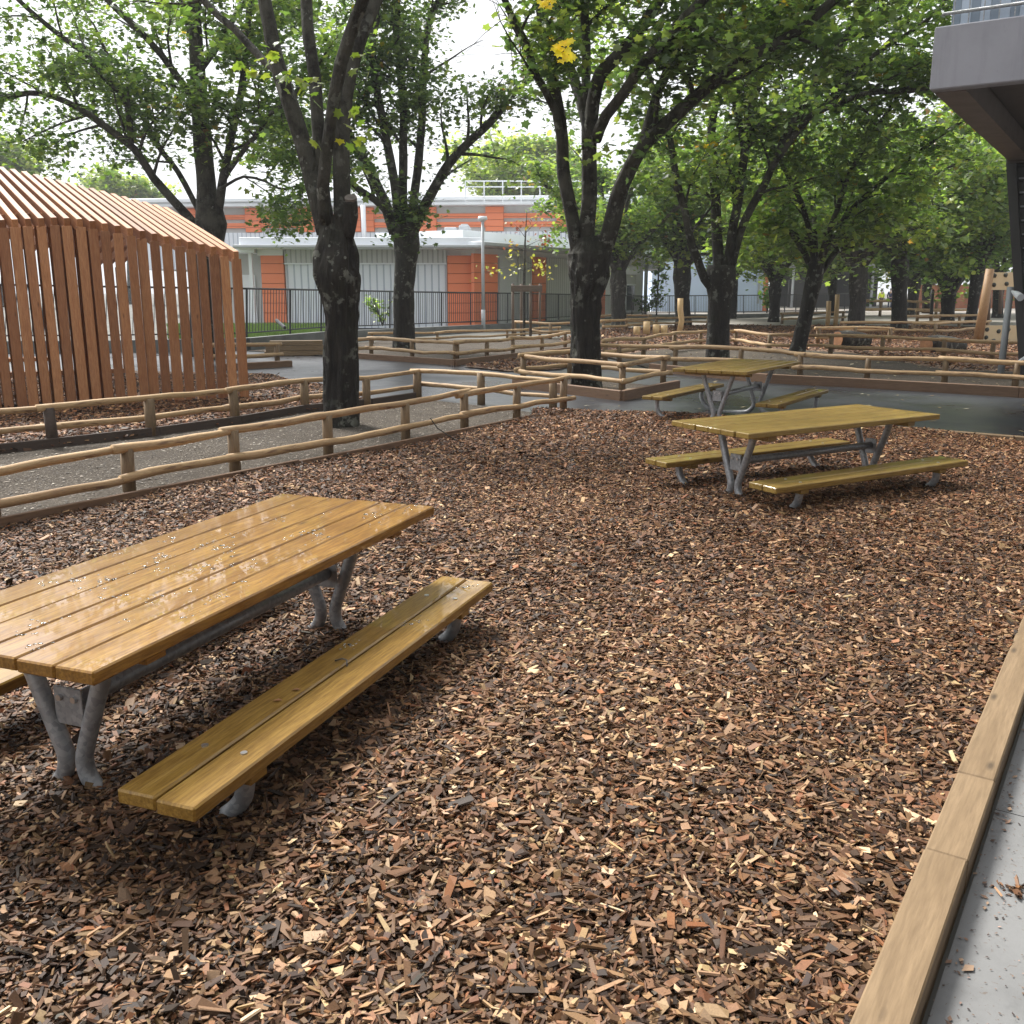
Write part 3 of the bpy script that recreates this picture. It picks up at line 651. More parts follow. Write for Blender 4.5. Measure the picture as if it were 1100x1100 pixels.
# ------------------------------------------------------------------ picnic tables
def make_table(label, cx, cy, ang, L, W, th, bh, o1, bw, wood, woodb, seed):
    r = random.Random(seed)
    t = thing('picnic_table', label, 'picnic table', (cx, cy, 0), ang, 'picnic tables on the wood chips')
    pt = 0.042
    top = MB(); pw = (W - 5 * 0.007) / 6
    for i in range(6):
        y = -W / 2 + pw / 2 + i * (pw + 0.007)
        top.box((r.uniform(-.004, .004), y, th - pt / 2 + r.uniform(-.0015, .0015)), (L + r.uniform(-.006, .006), pw, pt), None, 0.005)
    top.build('tabletop', wood, t)
    for sx in (-1, 1):
        MB().box((sx * (L / 2 - 0.30), 0, th - pt - 0.022), (0.09, W - 0.10, 0.044), None, 0.004).build('crossbar', wood, t)
    bs = 0.046
    for sy in (-1, 1):
        b = MB(); w1 = (bw - 0.011) / 2
        for k_ in (0, 1):
            b.box((r.uniform(-.006, .006), sy * (o1 + w1 / 2 + k_ * (w1 + 0.011)), bh - bs / 2), (L, w1, bs), None, 0.006)
        bo = b.build('bench', woodb, t)
        for sx in (-1, 1):
            MB().box((sx * (L / 2 - 0.31), sy * (o1 + bw / 2), bh - bs - 0.017), (0.085, bw - 0.03, 0.034), None, 0.004).build('crossbar', woodb, bo)
            for k_ in (0, 1):
                MB().disc((sx * (L / 2 - 0.31), sy * (o1 + w1 / 2 + k_ * (w1 + 0.011)), bh - 0.002), 0.011, 0.006, 10).build('bolt', M['bolt'], bo)
    lx = L / 2 - 0.31
    rt = 0.029; bc = o1 + bw * 0.76
    for sx in (-1, 1):
        x = sx * lx
        for sy in (-1, 1):
            zt = th - pt - 0.04
            ctrl = [(W * 0.205, zt), (W * 0.175, zt - 0.09), (0.046, 0.155), (0.036, 0.115), (0.046, 0.06), (0.085, 0.01), (0.15, -0.03), (bc - 0.27, -0.045),
                    (bc - 0.15, -0.02), (bc - 0.075, 0.03), (bc - 0.015, 0.09), (bc, 0.15), (bc, bh - bs - 0.02)]
            # smooth the bends
            pts = [Vector((x, sy * a_, b_)) for a_, b_ in ctrl]
            for _ in range(2):
                q = [pts[0]]
                for a_, b_ in zip(pts, pts[1:]): q += [a_.lerp(b_, 0.25), a_.lerp(b_, 0.75)]
                pts = q + [pts[-1]]
            MB().tube(pts, rt, 14).build('leg', M['galv'], t, True)
        g = MB().box((x - sx * 0.0, 0, 0.30 * th / 0.6), (0.012, 0.115, 0.13), None, 0.002).build('bracket', M['galv'], t)
        for sy in (-1, 1):
            MB().tube([(x + sx * 0.006, sy * 0.03, 0.33 * th / 0.6), (x + sx * 0.016, sy * 0.03, 0.33 * th / 0.6)], 0.011, 8).build('bolt', M['bolt'], g)
    MB().tube([(-lx, 0, 0.305 * th / 0.6), (lx, 0, 0.305 * th / 0.6)], 0.030, 16).build('stretcher', M['galv'], t, True)
    return t
make_table('honey coloured wet picnic table nearest the viewer, rain beads on its top', -1.1642, 3.65, 1.2153, 2.2138, 0.8611, 0.60, 0.2515, 0.461, 0.275, M['table'], M['bench'], 1)
make_table('olive toned picnic table standing alone amid the wood chips at right', 2.4486, 7.8762, 0.5421, 2.2138, 0.8611, 0.60, 0.2515, 0.461, 0.275, M['table_olive'], M['table_olive'], 2)
make_table('farthest picnic table, half on the dark asphalt before the log fence', 2.963, 12.585, 0.9885, 2.1, 0.95, 0.68, 0.318, 0.60, 0.279, M['table_olive'], M['table_olive'], 3)

# rain beads on the near table and its bench
k = N('rain_water'); M['water'] = k.set(Base_Color=(1.0, 1.0, 1.0), Roughness=0.0, Transmission_Weight=1.0, IOR=1.33)
def drops(n, cx, cy, ang, L, W, z, off, seed):
    r_ = np.random.RandomState(seed); m = MB()
    nc = n // 9; cu = r_.uniform(-L / 2 + .03, L / 2 - .03, nc); cv = r_.uniform(-W / 2 + .03, W / 2 - .03, nc)
    V, F_ = [], []
    c, s_ = math.cos(ang), math.sin(ang)
    for i in range(n):
        q = r_.randint(nc); u = cu[q] + r_.normal(0, .035); v = cv[q] + r_.normal(0, .022)
        if abs(u) > L / 2 - .02 or abs(v) > W / 2 - .015: continue
        r = float(np.exp(r_.normal(math.log(.0034), .55)).clip(.001, .011)); e_ = r_.uniform(.7, 1.4)
        v += off; o = len(m.v)
        for ring, (rr, zz) in enumerate(((1, 0), (.85, .16), (.5, .25))):
            for j in range(7):
                a_ = 2 * PI * j / 7
                x_, y_ = u + rr * r * e_ * math.cos(a_), v + rr * r / e_ * math.sin(a_)
                m.v.append(Vector((cx + x_ * c - y_ * s_, cy + x_ * s_ + y_ * c, z + zz * r + .0003)))
        m.v.append(Vector((cx + u * c - v * s_, cy + u * s_ + v * c, z + .28 * r)))
        for ring in range(2):
            for j in range(7): m.face([o + ring * 7 + j, o + ring * 7 + (j + 1) % 7, o + ring * 7 + 7 + (j + 1) % 7, o + ring * 7 + 7 + j])
        for j in range(7): m.face([o + 14 + j, o + 14 + (j + 1) % 7, o + 21])
        m.face([o + j for j in range(7)][::-1])
    tag(m.build('rain_drops', M['water'], None, True), kind='stuff')
drops(420, -1.1642, 3.65, 1.2153, 2.2, 0.86, 0.6015, 0.0, 3)
drops(50, -1.1642, 3.65, 1.2153, 2.2, 0.26, 0.2525, -0.598, 4)
for (u, v), lab in (((-0.05, -0.545), 'curled dry leaf stalk lying across the near bench'), ((-0.34, -0.56), 'small brown leaf scrap on the inner plank of the near bench'), ((-0.44, -0.55), 'reddish leaf scrap on the near bench, closest to the bolts')):
    c, s_ = math.cos(1.2153), math.sin(1.2153); p = Vector((-1.1642 + u * c - v * s_, 3.65 + u * s_ + v * c, 0.2535))
    if 'stalk' in lab:
        o = MB().tube([p, p + Vector((.03, -.01, .012)), p + Vector((.05, -.03, .014)), p + Vector((.055, -.06, .002))], .003, 6).build('leaf_stalk', M['cut_grey'], None, True)
    else:
        o = MB()
        for dx, dy, dz in ((-.018, 0, 0), (0, -.008, .006), (.02, 0, .003), (.002, .01, .005)): o.v.append(p + Vector((dx, dy, dz)))
        o.face([0, 1, 2, 3]); o = o.build('leaf_scrap', M['cut_wood'])
    tag(o, lab, 'leaf')

# ------------------------------------------------------------------ log fences
G_FEN = 'low peeled log fences'
def wavy(p, q, r, seed, amp=0.022, over=0.12, taper=1.0):
    d = q - p; L = d.length; x = d / L
    p, q = p - x * over, q + x * over; d = q - p; L = d.length
    n = max(4, int(L / 0.16)); side = Vector((-x.y, x.x, 0))
    pts, rad = [], []
    for i in range(n + 1):
        t = i / n; s_ = t * L
        a_ = noise.noise(Vector((s_ * 0.75, seed * 7.3, 0))) * 1.25 + 0.35 * noise.noise(Vector((s_ * 2.6, seed * 3.1, 5)))
        b_ = noise.noise(Vector((s_ * 0.75, seed * 5.9, 9))) * 1.1
        pts.append(p + d * t + Vector((0, 0, 1)) * (a_ * amp) + side * (b_ * amp))
        kn = max(0, noise.noise(Vector((s_ * 3.3, seed, 2))) - 0.25) * 0.35
        rad.append(r * (1.08 - 0.16 * t * taper) * (1 + 0.10 * noise.noise(Vector((s_ * 1.9, seed * 2, 4))) + kn))
    return pts, rad
def fence(label, pts, h=0.43, runs=None, pr=0.055, rr=0.040, seed=1, dark=(), side=1, detail=True, sag=0.0, hs_=None):
    pts = [Vector((p[0], p[1], p[2] if len(p) > 2 else Z_SOIL)) for p in pts]
    t = thing('log_fence', label, 'log fence', pts[0], 0, G_FEN)
    o0 = pts[0].copy(); r = random.Random(seed)
    H = hs_ or [h * r.uniform(0.95, 1.05) for _ in pts]
    for i, p in enumerate(pts):
        top = H[i]
        m = MB().tube([p - o0 + Vector((0, 0, -0.1)), p - o0 + Vector((0, 0, top * 0.5)), p - o0 + Vector((r.uniform(-.01, .01), r.uniform(-.01, .01), top + 0.01))],
                      [pr * 1.04, pr, pr * 0.97], 10 if detail else 6, True, 0.05, seed + i)
        m.build('post', M['kerb_dark'] if i in dark else M['post'], t, True, uv=True)
    runs = runs or [(i, min(i + 2, len(pts) - 1)) for i in range(0, len(pts) - 1, 2)]
    for ri, (a_, b_) in enumerate(runs):
        for lv in (0, 1):
            p, q = pts[a_] - o0, pts[b_] - o0
            seq = []
            x = (q - p).normalized(); sd_ = Vector((-x.y, x.x, 0)) * side
            acc, racc = [], []
            for i in range(a_, b_):
                zz0, zz1 = (H[i], H[i + 1]) if lv == 0 else (H[i] * 0.47, H[i + 1] * 0.47)
                u = pts[i] - o0 + Vector((0, 0, zz0 + (0.012 if lv == 0 else 0))); v = pts[i + 1] - o0 + Vector((0, 0, zz1 + (0.012 if lv == 0 else 0)))
                off = sd_ * (0.0 if lv == 0 else -(pr + rr * 0.55))
                acc.append(u + off)
                if i == b_ - 1: acc.append(v + off)
            # dense wavy line through the posts
            P_, R_ = [], []
            Ltot = sum((acc[i + 1] - acc[i]).length for i in range(len(acc) - 1)); s0 = 0.0
            ov = 0.13
            xs = (acc[1] - acc[0]).normalized(); xe = (acc[-1] - acc[-2]).normalized()
            acc = [acc[0] - xs * ov] + acc + [acc[-1] + xe * ov]
            amp = 0.030 if lv == 0 else 0.038
            sdn = seed * 13.7 + ri * 3.3 + lv * 1.7
            step = 0.14 if detail else 0.4
            for i in range(len(acc) - 1):
                seg = acc[i + 1] - acc[i]; n = max(1, int(seg.length / step))
                for j in range(n + (1 if i == len(acc) - 2 else 0)):
                    tt = j / n; s_ = s0 + tt * seg.length
                    a2 = noise.noise(Vector((s_ * 0.7, sdn, 0))) * 1.3 + 0.35 * noise.noise(Vector((s_ * 2.4, sdn, 5)))
                    b2 = noise.noise(Vector((s_ * 0.7, sdn, 9)))
                    P_.append(acc[i] + seg * tt + Vector((0, 0, a2 * amp)) + sd_ * (b2 * amp))
                    kn = max(0, noise.noise(Vector((s_ * 3.1, sdn, 2))) - 0.25) * 0.4
                    R_.append(rr * (1.1 - 0.22 * s_ / max(Ltot, 0.1)) * (1 + 0.12 * noise.noise(Vector((s_ * 1.7, sdn, 4))) + kn))
                s0 += seg.length
            MB().tube(P_, R_, 10 if detail else 6, True, 0.05, sdn).build('rail', M['rail'], t, True, uv=True)
    return t
def G(*pp): return [at(x, y, Z_SOIL) for x, y in pp]
pf = G((140, 535), (253, 510), (353, 492), (436, 475), (499, 462), (555, 453), (605, 444))
e0 = pf[0] - (pf[1] - pf[0]) * 1.0; e1 = e0 - (pf[1] - pf[0]) * 1.05
fence('long front log fence of peeled rails, right behind the nearest picnic table', [e1, e0] + pf, 0.41, [(0, 2), (2, 3), (3, 6), (6, 8)], 0.052, 0.036, 2, dark=(), side=1,
      hs_=[0.40, 0.40, 0.40, 0.40, 0.42, 0.42, 0.43, 0.44, 0.47])
pr_ = G((57, 480), (163, 468), (253, 455), (328, 442), (394, 436), (448, 428))
fence('rear log fence with a blackened post, in front of the slatted shelter', [pr_[0] - (pr_[1] - pr_[0]) * 2, pr_[0] - (pr_[1] - pr_[0])] + pr_, 0.40, [(0, 2), (2, 4), (4, 7)], 0.06, 0.036, 5, dark=(2,), side=-1)
fence('short log fence between the nearest trunk plot and the wet path', G((449, 427), (517, 433), (594, 439)), 0.42, [(0, 2)], 0.06, 0.034, 8, side=-1)
fence('log fence boxed around the lichen covered middle tree', G((562, 411), (668, 424), (712, 414), (612, 405), (562, 411))[:5], 0.46, [(0, 1), (1, 2), (2, 3), (3, 4)], 0.055, 0.042, 11)
fence('log fence along the wet path before the mid tree plot', G((383, 382), (399, 382), (443, 385), (489, 389)), 0.42, [(0, 1), (1, 3)], 0.055, 0.045, 14)
fence('log fence running back past the staked sapling', G((491, 389), (523, 385), (551, 382), (582, 379), (607, 375), (640, 371)), 0.42, [(0, 2), (2, 5)], 0.055, 0.045, 15)
fence('weathered rear log fence of the mid tree plot', G((400, 369), (470, 368), (545, 364), (600, 361)), 0.30, [(0, 1), (1, 3)], 0.05, 0.04, 16, detail=False)
fence('log fence stub behind the tied sapling', G((553, 361), (591, 364), (632, 364)), 0.50, [(0, 2)], 0.07, 0.05, 17, detail=False)
fence('log fence right behind the row of pale stumps', G((648, 356), (673, 355), (705, 352), (760, 350)), 0.42, [(0, 1), (1, 3)], 0.07, 0.055, 18, detail=False)
fence('farther log fence left of the pale stumps', G((641, 352), (673, 351), (697, 351)), 0.5, [(0, 2)], 0.07, 0.05, 19, detail=False)
fence('long log fence at the edge of the far play mulch', G((650, 389), (691, 384), (724, 377), (752, 374), (790, 373), (826, 379), (892, 381), (947, 382.5), (1013, 386), (1065, 389), (1120, 393)), 0.46,
      [(0, 2), (2, 4), (4, 6), (6, 8), (8, 10)], 0.06, 0.045, 20)
fence('long log fence above the brown sleepers across the asphalt', G((628, 392), (665, 391), (725, 394), (795, 398), (859, 404), (931, 409), (1014, 412.5), (1090, 417), (1150, 421)), 0.42,
      [(0, 2), (2, 4), (4, 6), (6, 8)], 0.055, 0.045, 22)
fence('log fence just in front of the left big cut log', G((878, 371), (917, 370), (955, 370)), 0.5, [(0, 2)], 0.07, 0.05, 24, detail=False)
fence('far log fence beyond the two big cut logs', G((905, 360), (980, 361), (1004, 362), (1060, 358)), 0.45, [(0, 1), (1, 3)], 0.07, 0.055, 25, detail=False)
fence('pale far log fence in front of the people in the yard', G((925, 340), (945, 340), (965, 340), (985, 340), (1005, 340), (1022, 340)), 0.95, [(0, 3), (3, 5)], 0.09, 0.09, 27, detail=False)
fence('log fence below the far dark trunks at mid distance', G((970, 352), (1000, 351.5), (1030, 351), (1060, 350)), 0.5, [(0, 3)], 0.07, 0.06, 28, detail=False)
fence('log fence left of the grey twin trunk at mid distance', G((840, 348), (870, 347), (905, 346)), 0.5, [(0, 2)], 0.07, 0.06, 29, detail=False)
fence('short log fence in front of the sleepers beside the shelter', G((225, 392), (262, 391), (298, 389)), 0.42, [(0, 2)], 0.06, 0.05, 30)
fence('pale log fence under the dark far trunks at right', G((985, 346), (1010, 346), (1040, 345)), 0.6, [(0, 2)], 0.08, 0.07, 31, detail=False)
# thin dead twig leaning on the front fence
tw = at(470, 445, 0.2)
tag(MB().tube([at(462, 449, 0.22), at(470, 460, 0.12), at(482, 468, 0.06), at(492, 474, 0.02)], 0.006, 5).build('dead_twig', M['bark'], None, True), 'thin dead twig leaning against the lower rail of the front log fence', 'twig')

def pix(p):
    z = p[2] - CAM_H; yc = p[1] * _ct - z * _st; zc = p[1] * _st + z * _ct
    return 550 + F_PX * p[0] / yc, 550 - F_PX * zc / yc
def interp(tab, x):
    if x <= tab[0][0]: tab = tab[:2]
    elif x >= tab[-1][0]: tab = tab[-2:]
    for (x0, y0), (x1, y1) in zip(tab, tab[1:]):
        if x <= x1 or (x1, y1) == tab[-1]: return y0 + (y1 - y0) * (x - x0) / (x1 - x0)

# ------------------------------------------------------------------ slatted timber shelter
w0, w1 = at(-75, 443), at(262, 428)
EAVE = [(-75, 237), (16, 236.5), (72, 234), (100, 236), (150, 246), (207, 259.5), (259, 271)]
RIDGE = [(-150, 150), (26, 185), (65, 195), (101, 204), (139, 214), (185, 226)]
pav = thing('slatted_shelter', 'open shelter of upright reddish timber slats with a steep slatted roof', 'shelter', (w0.x, w0.y, Z_SOIL))
NF = 27
wd = (w1 - w0).normalized(); ang_w = math.atan2(wd.y, wd.x)
half = Vector((-1.75, 2.2, 0))
PO = Vector((w0.x, w0.y, Z_SOIL))
for i in range(NF):
    b = w0.lerp(w1, i / (NF - 1)); b.z = Z_SOIL
    px = pix((b.x, b.y, 1.0))[0]
    ze = atY(px, interp(EAVE, px), b.y).z
    r_ = b + half
    prx = pix((r_.x, r_.y, 3.2))[0]
    zr = atY(prx, interp(RIDGE, prx), r_.y).z
    j = lambda s=0.008: rng.uniform(-s, s)
    sw, sdp = 0.078, 0.185
    def post_at(q, zt, nm='wall_slat'):
        h = zt - Z_SOIL
        o = MB().box((0, 0, 0), (h, rng.uniform(0.116, 0.140), 0.10), None, 0.004).build(nm, M['cedar'], pav)
        # local x runs up the slat
        X = Vector((j(.004), j(.004), 1)).normalized(); Y = wd.copy(); Y = (Y - X * Y.dot(X)).normalized(); Z = X.cross(Y)
        mt = Matrix((X, Y, Z)).transposed().to_4x4(); mt.translation = Vector((q.x, q.y, Z_SOIL + h / 2)) - PO
        o.matrix_local = mt
    def rafter(u, v, nm='rafter'):
        d = v - u; L = d.length; X = d / L; Y = wd.copy(); Y = (Y - X * Y.dot(X)).normalized(); Z = X.cross(Y)
        o = MB().box((0, 0, 0), (L, sw, sdp), None, 0.004).build(nm, M['cedar'], pav)
        mt = Matrix((X, Y, Z)).transposed().to_4x4(); mt.translation = (u + v) / 2 - PO
        o.matrix_local = mt
    E_ = Vector((b.x, b.y, ze)); R_ = Vector((r_.x, r_.y, zr))
    up = (R_ - E_).normalized()
    nrm = up.cross(wd).normalized(); nrm = nrm if nrm.z > 0 else -nrm
    rafter(E_ - up * 0.06 - nrm * 0.07, R_ - nrm * 0.07)
    post_at(b + wd * rng.uniform(0.0, 0.02) + half.normalized() * rng.uniform(-0.03, 0.03), ze - 0.10)
    bk = b + half * 2
    B_ = Vector((bk.x, bk.y, ze))
    rafter(B_ + Vector((half.x, half.y, 0)).normalized() * 0.05 - nrm * 0.05, R_ - Vector((0, 0, 0.075)))
    if i > NF - 2: post_at(bk, ze - 0.12)
    if i < 15: post_at(b + half.normalized() * 0.42 + wd * 0.075, ze + 0.10)
# sill beams on the ground under the two slat rows
MB().beam(w0 - PO + half * 2 + Vector((0, 0, 0.06)), w1 - PO + half * 2 + Vector((0, 0, 0.06)), 0.10, 0.10).build('sill_beam', M['cedar'], pav)
MB().beam(w0 - PO + half + Vector((0, 0, interp([(0, 3.4), (1, 3.4)], 0.5) - 0.0)), w0 - PO + half + Vector((0, 0, 3.41)) + wd * 0.5, 0.05, 0.12).build('ridge_block', M['cedar'], pav)
inb = MB(); inb.beam(w0 - PO + half * 1.55 + Vector((0, 0, 0.42)), w0.lerp(w1, 0.6) - PO + half * 1.55 + Vector((0, 0, 0.42)), 0.38, 0.06)
inb.build('inner_bench', M['cedar'], pav)

# ------------------------------------------------------------------ trees
LEAF9 = [(0, -.46, 0), (.10, -.30, .03), (.42, -.34, .02), (.36, -.08, .07), (.52, .14, .0), (.24, .18, .05), (0, .54, -.04),
         (-.24, .18, .05), (-.52, .14, .0), (-.36, -.08, .07), (-.42, -.34, .02), (-.10, -.30, .03)]
LEAF5 = [(0, -.5, 0), (.40, -.18, .05), (.36, .2, .02), (0, .5, -.04), (-.36, .2, .02), (-.40, -.18, .05)]
GREENS = np.array([(0.068, 0.110, 0.048), (0.096, 0.150, 0.060), (0.132, 0.188, 0.070), (0.180, 0.232, 0.080), (0.235, 0.268, 0.088), (0.048, 0.080, 0.042)])
def gap(p):
    x, y = pix(p)
    if 488 < x < 562 and y < 95: return 0.04
    if 470 < x < 545 and 135 < y < 235: return 0.25
    if x < 210 and y < -15: return 0.25
    if 40 < x < 160 and 0 < y < 55: return 0.45
    if 130 < x < 330 and 178 < y < 226: return 0.3
    return 1.0
class Tree:
    def __init__(s, name, label, base, seed, bark='bark', group='trees of the schoolyard', cat='tree'):
        s.r = random.Random(seed); s.seed = seed
        s.t = thing(name, label, cat, base, 0, group); s.o = Vector(base)
        s.wood = MB(); s.nodes = []; s.bark = M[bark]
    def trunk(s, pts, rad, n=16, rough=0.12, freq=3.0, ridge=0.0, step=0.12):
        # resample
        P_, R_ = [], []
        pts = [Vector(p) for p in pts]
        for i in range(len(pts) - 1):
            L = (pts[i + 1] - pts[i]).length; k_ = max(1, int(L / step))
            for q in range(k_): P_.append(pts[i].lerp(pts[i + 1], q / k_)); R_.append(rad[i] + (rad[i + 1] - rad[i]) * q / k_)
        P_.append(pts[-1]); R_.append(rad[-1])
        s.wood.tube([p - s.o for p in P_], R_, n, True, rough, s.seed * 3.1, freq, ridge)
    def limb(s, pts, r0, r1, f0=0.25, step=0.42, side_len=(1.7, 0.8), lpn=1.0, n=9, twist=True, leaves=True):
        """pts: world points; side branches grow on the part after f0"""
        pts = [Vector(p) for p in pts]
        # Catmull-Rom smoothing
        S = []
        for i in range(len(pts) - 1):
            a_ = pts[max(i - 1, 0)]; b_, c_ = pts[i], pts[i + 1]; d_ = pts[min(i + 2, len(pts) - 1)]
            k_ = max(2, int((c_ - b_).length / 0.25))
            for q in range(k_):
                t = q / k_; t2, t3 = t * t, t * t * t
                S.append(0.5 * ((2 * b_) + (-a_ + c_) * t + (2 * a_ - 5 * b_ + 4 * c_ - d_) * t2 + (-a_ + 3 * b_ - 3 * c_ + d_) * t3))
        S.append(pts[-1])
        m = len(S); wob = 0.035
        S = [p + Vector((noise.noise(p * 1.3), noise.noise(p * 1.3 + Vector((9, 0, 0))), noise.noise(p * 1.3 + Vector((0, 9, 0))))) * wob * min(1, i / 3) for i, p in enumerate(S)]
        R_ = [r0 + (r1 - r0) * (i / (m - 1)) ** 0.85 for i in range(m)]
        s.wood.tube([p - s.o for p in S], R_, n, True, 0.10, s.seed + r0 * 50, 2.5)
        if not leaves: return
        L = sum((S[i + 1] - S[i]).length for i in range(m - 1)); acc = 0; nxt = L * f0
        for i in range(m - 1):
            acc += (S[i + 1] - S[i]).length
            if acc >= nxt:
                nxt += step * s.r.uniform(0.7, 1.3); f = acc / L
                d = (S[i + 1] - S[i]).normalized()
                s.side(S[i], d, side_len[0] + (side_len[1] - side_len[0]) * f, max(0.008, R_[i] * 0.42), lpn)
        s.side(S[-1], (S[-1] - S[-2]).normalized(), side_len[1] * 1.2, R_[-1] * 0.9, lpn, 0.25)
    def side(s, p, d, L, r, lpn, spread=None):
        u = d.orthogonal().normalized(); v = d.cross(u); a_ = s.r.uniform(0, 2 * PI)
        k_ = spread if spread is not None else s.r.uniform(0.8, 1.5)
        dd = (d + (u * math.cos(a_) + v * math.sin(a_)) * k_ + Vector((0, 0, 0.12))).normalized()
        L *= s.r.uniform(0.7, 1.25); n = 5; q = Vector(p); P_ = [q.copy()]; D = []
        for i in range(n):
            dd = (dd + Vector((s.r.uniform(-.22, .22), s.r.uniform(-.22, .22), s.r.uniform(-.2, .12)))).normalized()
            q = q + dd * (L / n); P_.append(q.copy()); D.append(dd.copy())
        s.wood.tube([x - s.o for x in P_], [r * (1 - 0.8 * i / n) + 0.003 for i in range(n + 1)], 5, False)
        for i in range(1, n + 1):
            for t in range(2 if i < n else 3):
                s.twig(P_[i], D[min(i, n - 1)], L * s.r.uniform(0.28, 0.5), lpn)
    def twig(s, p, d, L, lpn):
        d2 = (d * 0.5 + Vector((s.r.gauss(0, .7), s.r.gauss(0, .7), s.r.gauss(-0.05, .35)))).normalized()
        q = p + d2 * L * 0.5; e_ = p + d2 * L + Vector((0, 0, -0.08 * L))
        s.wood.tube([p - s.o, q - s.o, e_ - s.o], [0.007, 0.005, 0.003], 4, False)
        for t in (0.45, 0.75, 1.0):
            s.nodes.append((p.lerp(e_, t), lpn))
    def finish(s, leaf=0.14, lpn=6, spread=0.20, hi=True, tint=(1, 1, 1), yellow=0.012, keep=None, light=0.0, name='crown'):
        rs_ = np.random.RandomState(s.seed)
        s.wood.build('trunk', s.bark, s.t, True)
        nd = [x for x in s.nodes if rs_.uniform() < gap(x[0])]
        if not nd: return s.t
        P0 = np.array([tuple(x[0] - s.o) for x in nd]); cnt = np.array([rs_.poisson(lpn * x[1]) for x in nd])
        P_ = np.repeat(P0, cnt, 0); n = len(P_)
        nodeid = np.repeat(np.arange(len(nd)), cnt)
        P_ = P_ + rs_.normal(0, 1, (n, 3)) * np.array([spread, spread, spread * 0.55])
        sz = leaf * np.exp(rs_.normal(0, 0.28, n))
        R = rotmats(rs_.uniform(0, 2 * PI, n), np.abs(rs_.normal(0.25, 0.62, n)).clip(0, 1.9), rs_.uniform(0, 2 * PI, n))
        base = rs_.uniform(0, 1, len(nd))[nodeid] * 0.6 + rs_.uniform(0, 1, n) * 0.4 + light
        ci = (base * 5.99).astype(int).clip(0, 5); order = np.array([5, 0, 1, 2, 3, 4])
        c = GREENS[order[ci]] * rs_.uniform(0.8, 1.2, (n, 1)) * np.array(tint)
        yb = (rs_.uniform(0, 1, len(nd)) < yellow)[nodeid] & (rs_.uniform(0, 1, n) < 0.8)
        c[yb] = np.array([(0.42, 0.27, 0.03), (0.30, 0.24, 0.04), (0.26, 0.14, 0.05)])[rs_.randint(3, size=yb.sum())]
        tv = LEAF9 if hi else LEAF5
        scatter('crown', tv, [tuple(range(len(tv)))], P_, R, np.stack([sz, sz, sz], 1), c, M['leaf'], s.t)
        return s.t
    def pxl(s, pts, Y0, dY, ext=0.0):
        out = [atY(x, y, Y0 + dY * i / max(1, len(pts) - 1)) for i, (x, y) in enumerate(pts)]
        if ext:
            d = (out[-1] - out[-2]).normalized(); d = (d + Vector((0, 0, 0.35))).normalized()
            out.append(out[-1] + d * ext * 0.5); out.append(out[-1] + (d + Vector((s.r.uniform(-.2, .2), s.r.uniform(-.2, .2), .1))).normalized() * ext * 0.5)
        return out

NLEAF = 0
# nearest tree
b = at(366, 457, Z_SOIL)
A = Tree('tree', 'nearest tree, dark wet trunk with a knobbly swelling inside the soil plot', (b.x, b.y, Z_SOIL), 11)
Y = b.y
tp = [(366, 462), (366, 430), (367, 395), (366, 350), (364, 320), (361, 296), (361, 274), (361, 252), (359, 232)]
rA = [0.238, 0.212, 0.202, 0.20, 0.222, 0.272, 0.255, 0.20, 0.17]
A.trunk([atY(x, y, Y) for x, y in tp], rA, 84, 0.20, 4.0, 0.055, 0.035)
A.limb(A.pxl([(350, 250), (342, 218), (330, 177), (314, 120), (300, 68), (291, 27), (285, 0)], Y, 0.3, 2.5), 0.115, 0.052, 0.75, lpn=0.8)
A.limb(A.pxl([(352, 240), (345, 190), (341, 136), (339, 82), (332, 41), (329, 0)], Y + 0.05, 0.4, 2.5), 0.085, 0.06, 0.8, lpn=0.8)
A.limb(A.pxl([(350, 240), (347, 204), (356, 131), (367, 68), (383, 16), (392, -10)], Y - 0.12, -0.7, 2.5), 0.075, 0.058, 0.8, lpn=0.8)
A.limb(A.pxl([(368, 250), (368, 218), (366, 153), (371, 104), (388, 35), (403, 0)], Y, 0.5, 2.5), 0.11, 0.068, 0.8, lpn=0.8)
A.limb(A.pxl([(302, 80), (283, 63), (250, 30), (218, 0)], Y + 0.25, 0.6, 2.0), 0.05, 0.035, 0.5, lpn=0.8)
A.limb(A.pxl([(372, 255), (378, 232), (377, 216)], Y - 0.08, -0.05), 0.09, 0.085, leaves=False)
st = atY(377, 213, Y - 0.13) - A.o
A.nodes = [x for x in A.nodes]
